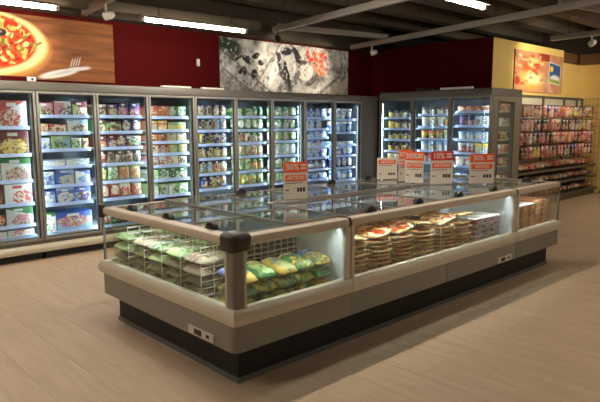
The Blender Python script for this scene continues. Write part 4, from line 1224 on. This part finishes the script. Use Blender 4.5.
for ri, z in enumerate(ROWZ):
    n = 21
    run_key = None
    for k in range(n):
        if k % 2 == 0 or rs.random() < .3:
            key = rs.choice(SN if not (ri >= 2 and k % 5 < 2) else SN[6:8] + SN[3:5])
            if ri == 1 and 11 <= k <= 13: key = 'black/black/darkred'
        a, b, c = key.split('/')
        hh = rs.uniform(.205, .235)
        x = 0.10 + k * (RW - 0.16) / n
        o = link('snack_packet', pillow(0.152, round(hh, 2), 0.05, key, 500 + k % 3, False, 5, 7), None, (7.7 + x, 2.02 + 0.05 + rs.uniform(0, .03), z - round(hh, 2)), (0, 0, R(rs.uniform(-3, 3))))
        tag(o, '%s and %s packet, %s from left, %s hanging row of the snack rack' % (word(a), word(b), ORD[k], ('top', 'second', 'third', 'lowest')[ri]), 'packet', '%s and %s packets in the %s hanging row' % (word(a), word(b), ('top', 'second', 'third', 'lowest')[ri]))
        link('hook', hookm, rack, (x, 0.07, z + 0.0045))
for si, z in enumerate((0.655, 0.40, 0.14)):
    for k in range(17):
        key = rs.choice([['orange/brown/cream', 'red/brown/cream', 'brown/orange/cream', 'darkred/brown/orange'], ['darkred/brown/cream', 'brown/pink/darkred', 'brown/darkred/cream'], ['brown/darkred/pink', 'darkred/black/cream', 'brown/cream/black']][si])
        a, b, c = key.split('/')
        o = link('snack_bag', pillow(0.212, 0.28, 0.11, key, 600 + k % 3, True, 7, 9), None, (7.82 + k * 0.219, 2.02 + 0.235 + rs.uniform(-.01, .01), z + 0.042), (R(12), 0, R(rs.uniform(-1, 1))))
        tag(o, '%s and %s snack bag, %s from left, lying on %s rack shelf' % (word(a), word(b), ORD[k], ('upper', 'middle', 'bottom')[si]), 'bag', '%s and %s bags lying on the %s rack shelf' % (word(a), word(b), ('upper', 'middle', 'bottom')[si]))

# ------------------------------------------------------------------ ceiling: fixtures, rails, spots
def fixture(x, y, yaw, label, lit=True, z=2.80, ln=1.5):
    t = thing('tube_light', label, 'light', (x, y, z), yaw)
    MB().prism([(-0.035, 0.055), (-0.075, 0.03), (-0.075, 0.024), (0.075, 0.024), (0.075, 0.03), (0.035, 0.055)], 'x', -ln / 2, ln / 2).build('housing', M_railc, t)
    MB().tube((-ln / 2 + 0.03, 0, 0.006), (ln / 2 - 0.03, 0, 0.006), 0.019, 10).build('tube', M_tube, t)
    for s in (-1, 1):
        MB().box(s * ln / 2 - 0.02 - 0.01 * s, s * ln / 2 + 0.02 - 0.01 * s, -0.03, 0.03, -0.016, 0.03).build('end_cap', M_railc, t)
        MB().tube((s * ln * 0.35, 0, 0.05), (s * ln * 0.35, 0, 3.42 - z), 0.005, 6).build('suspension_rod', M_dark, t)
    return t
Y1, Y2, Y3 = 3.70, 0.58, -2.5
a1 = R(-3.5)
fixture(2.22, 3.70, a1, 'lit tube light in front of the dark red wall')
fixture(-0.26, 3.80, a1, 'lit tube light in front of the pizza mural at the left edge')
fixture(-2.75, 3.95, a1, 'added unseen tube light at the far left beyond the pizza mural')  # added out of view to lighten the floor at left
fixture(3.07, 0.60, 0, 'lit tube light above the island at the top edge')
fixture(0.6, 0.60, 0, 'lit tube light above the near end of the island')
fixture(-2.4, 0.66, 0, 'added unseen tube light over the aisle left of the island')  # added off-screen lamp, there to light the floor left of the island
fixture(8.6, -0.9, 0, 'added unseen tube light over the right aisle by the ice cream freezer')  # unseen lamp put in to brighten the snack rack
fixture(10.4, -0.9, 0, 'added unseen tube light near the right yellow wall')  # second added lamp, gives the snack rack more light
fixture(3.0, -3.4, 0, 'added unseen tube light over the aisle in front of the island')  # added outside the view as fill light from the front

def crail(p0, p1, label, w=0.07, h=0.085, m=None, z=2.98):
    p0 = Vector(p0); p1 = Vector(p1); d = p1 - p0; L_ = d.length
    t = thing('ceiling_rail', label, 'rail', (p0.x, p0.y, z), math.atan2(d.y, d.x))
    MB().box(0, L_, -w / 2, w / 2, 0, h).build('trunking', m or M_railc, t, bevel=0.006)
    for k in range(int(L_ / 1.6) + 1):
        x = 0.3 + k * 1.6
        if x < L_: MB().tube((x, 0, h - 0.002), (x, 0, 3.42 - z), 0.005, 6).build('suspension_rod', M_dark, t)
    return t
crail((6.56, 4.93), (4.75, -2.9), 'grey ceiling rail crossing above the dark red wall block', z=2.97)
crail((4.08, 4.36), (2.9, -2.9), 'grey ceiling rail running out above the seafood mural')
crail((1.29, 4.93), (0.2, -2.9), 'grey ceiling rail ending above the pizza mural')
crail((-2.5, 4.86), (3.9, 4.52), 'long grey ceiling trunk along the back wall', 0.16, 0.12, M_beam, 3.02)
crail((4.25, 4.45), (6.45, 3.98), 'grey cross rail above the seafood mural', z=3.06)
crail((8.28, 1.80), (7.8, -2.0), 'short unlit grey rail in front of the yellow wall poster', 0.12, 0.08)
crail((5.6, 0.55), (11.0, -0.35), 'grey cross rail at the upper right', z=3.06)

def spot(x, y, z, aim, m, label, power, size=R(55), rail_z=2.98, col=(1.0, 0.86, 0.66)):
    t = thing('spotlight', label, 'light', (x, y, z))
    d = (Vector(aim) - Vector((x, y, z))).normalized()
    q = d.to_track_quat('-Z', 'Y').to_euler()
    b = MB().lathe([(0.032, -0.02), (0.05, -0.02), (0.052, -0.01), (0.046, 0.07), (0.03, 0.10), (0.012, 0.105)], 14).build('lamp_head', m, t, rot=q)
    MB().tube((0, 0, 0.03), (0, 0, rail_z + 0.003 - z), 0.012, 8).build('stem', m, t)
    ld = bpy.data.lights.new('spot_beam', 'SPOT')
    ld.energy = power; ld.spot_size = size; ld.spot_blend = 0.7; ld.shadow_soft_size = 0.03; ld.color = col
    lo = bpy.data.objects.new('spot_beam', ld); COL.objects.link(lo)
    lo.parent = t; lo.location = d * 0.05; lo.rotation_euler = q
    return t
spot(4.03, 4.2, 2.86, (5.2, 5.2, 2.55), M_black, 'black spotlight hanging before the seafood mural', SPOT * 0.5, R(68))
spot(1.15, 4.0, 2.84, (0.2, 5.2, 2.55), M_white, 'white spotlight at the rail end above the pizza mural', SPOT * 0.32, R(80))
spot(6.41, 4.3, 2.84, (5.6, 5.2, 2.5), M_white, 'white spotlight at the rail end right of the seafood mural', SPOT * 0.3, R(75), 2.97)
spot(8.19, 1.1, 2.86, (9.3, 2.5, 2.45), M_white, 'white spotlight aimed at the poster on the yellow wall', SPOT * 0.8, R(80))

# ------------------------------------------------------------------ small things
o = box('switch_plate', M_white, 3.19, 3.25, 5.19, 5.198, 2.47, 2.58, bevel=0.003)
tag(o, 'small white switch plate on the dark red wall', 'switch')
t = thing('header_tag', 'small red and white tag on the freezer header at left edge', 'tag', (0.30, 4.19, 2.055))
MB().box(-0.3, 0.08, 0.03, 0.036, 0.0, 0.05).build('card', M_cardw, t)
MB().box(-0.3, -0.02, 0.026, 0.031, 0.0, 0.05).build('red_field', M_redwall, t)
MB().tube((0.04, 0.031, 0.025), (0.04, 0.026, 0.025), 0.014, 12).build('black_dot', M_ink, t)
for i, (xa, xb, z) in enumerate(((2.02, 2.46, 0), (2.66, 3.02, 0))):
    o = MB().box(xa, xb, 4.24, 4.32, 2.0555, 2.078).build('shelf_strip', M_white, None, bevel=0.004)
    tag(o, '%s pale strip lying on top of the wall freezers' % ('longer', 'shorter')[i], 'strip')
o = MB().box(0, 0.06, 0, 0.6, 0, 0.035).build('shelf_strip', M_white, None, (6.54, 2.30, 2.1205), (0, 0, 0), bevel=0.004)
tag(o, 'pale strip lying on top of the ice cream freezer', 'strip')
mb = MB()
for k in range(24):
    a0, a1_ = k * .8, (k + 1) * .8
    mb.tube((0.10 * math.cos(a0), 0.17 * math.sin(a0), 0.012 + 0.0016 * k), (0.10 * math.cos(a1_), 0.17 * math.sin(a1_), 0.012 + 0.0016 * (k + 1)), 0.010, 6)
o = mb.build('cable_coil', M_black, None, (6.68, 3.30, 2.1185))
tag(o, 'coiled black cable on top of the ice cream freezer', 'cable')
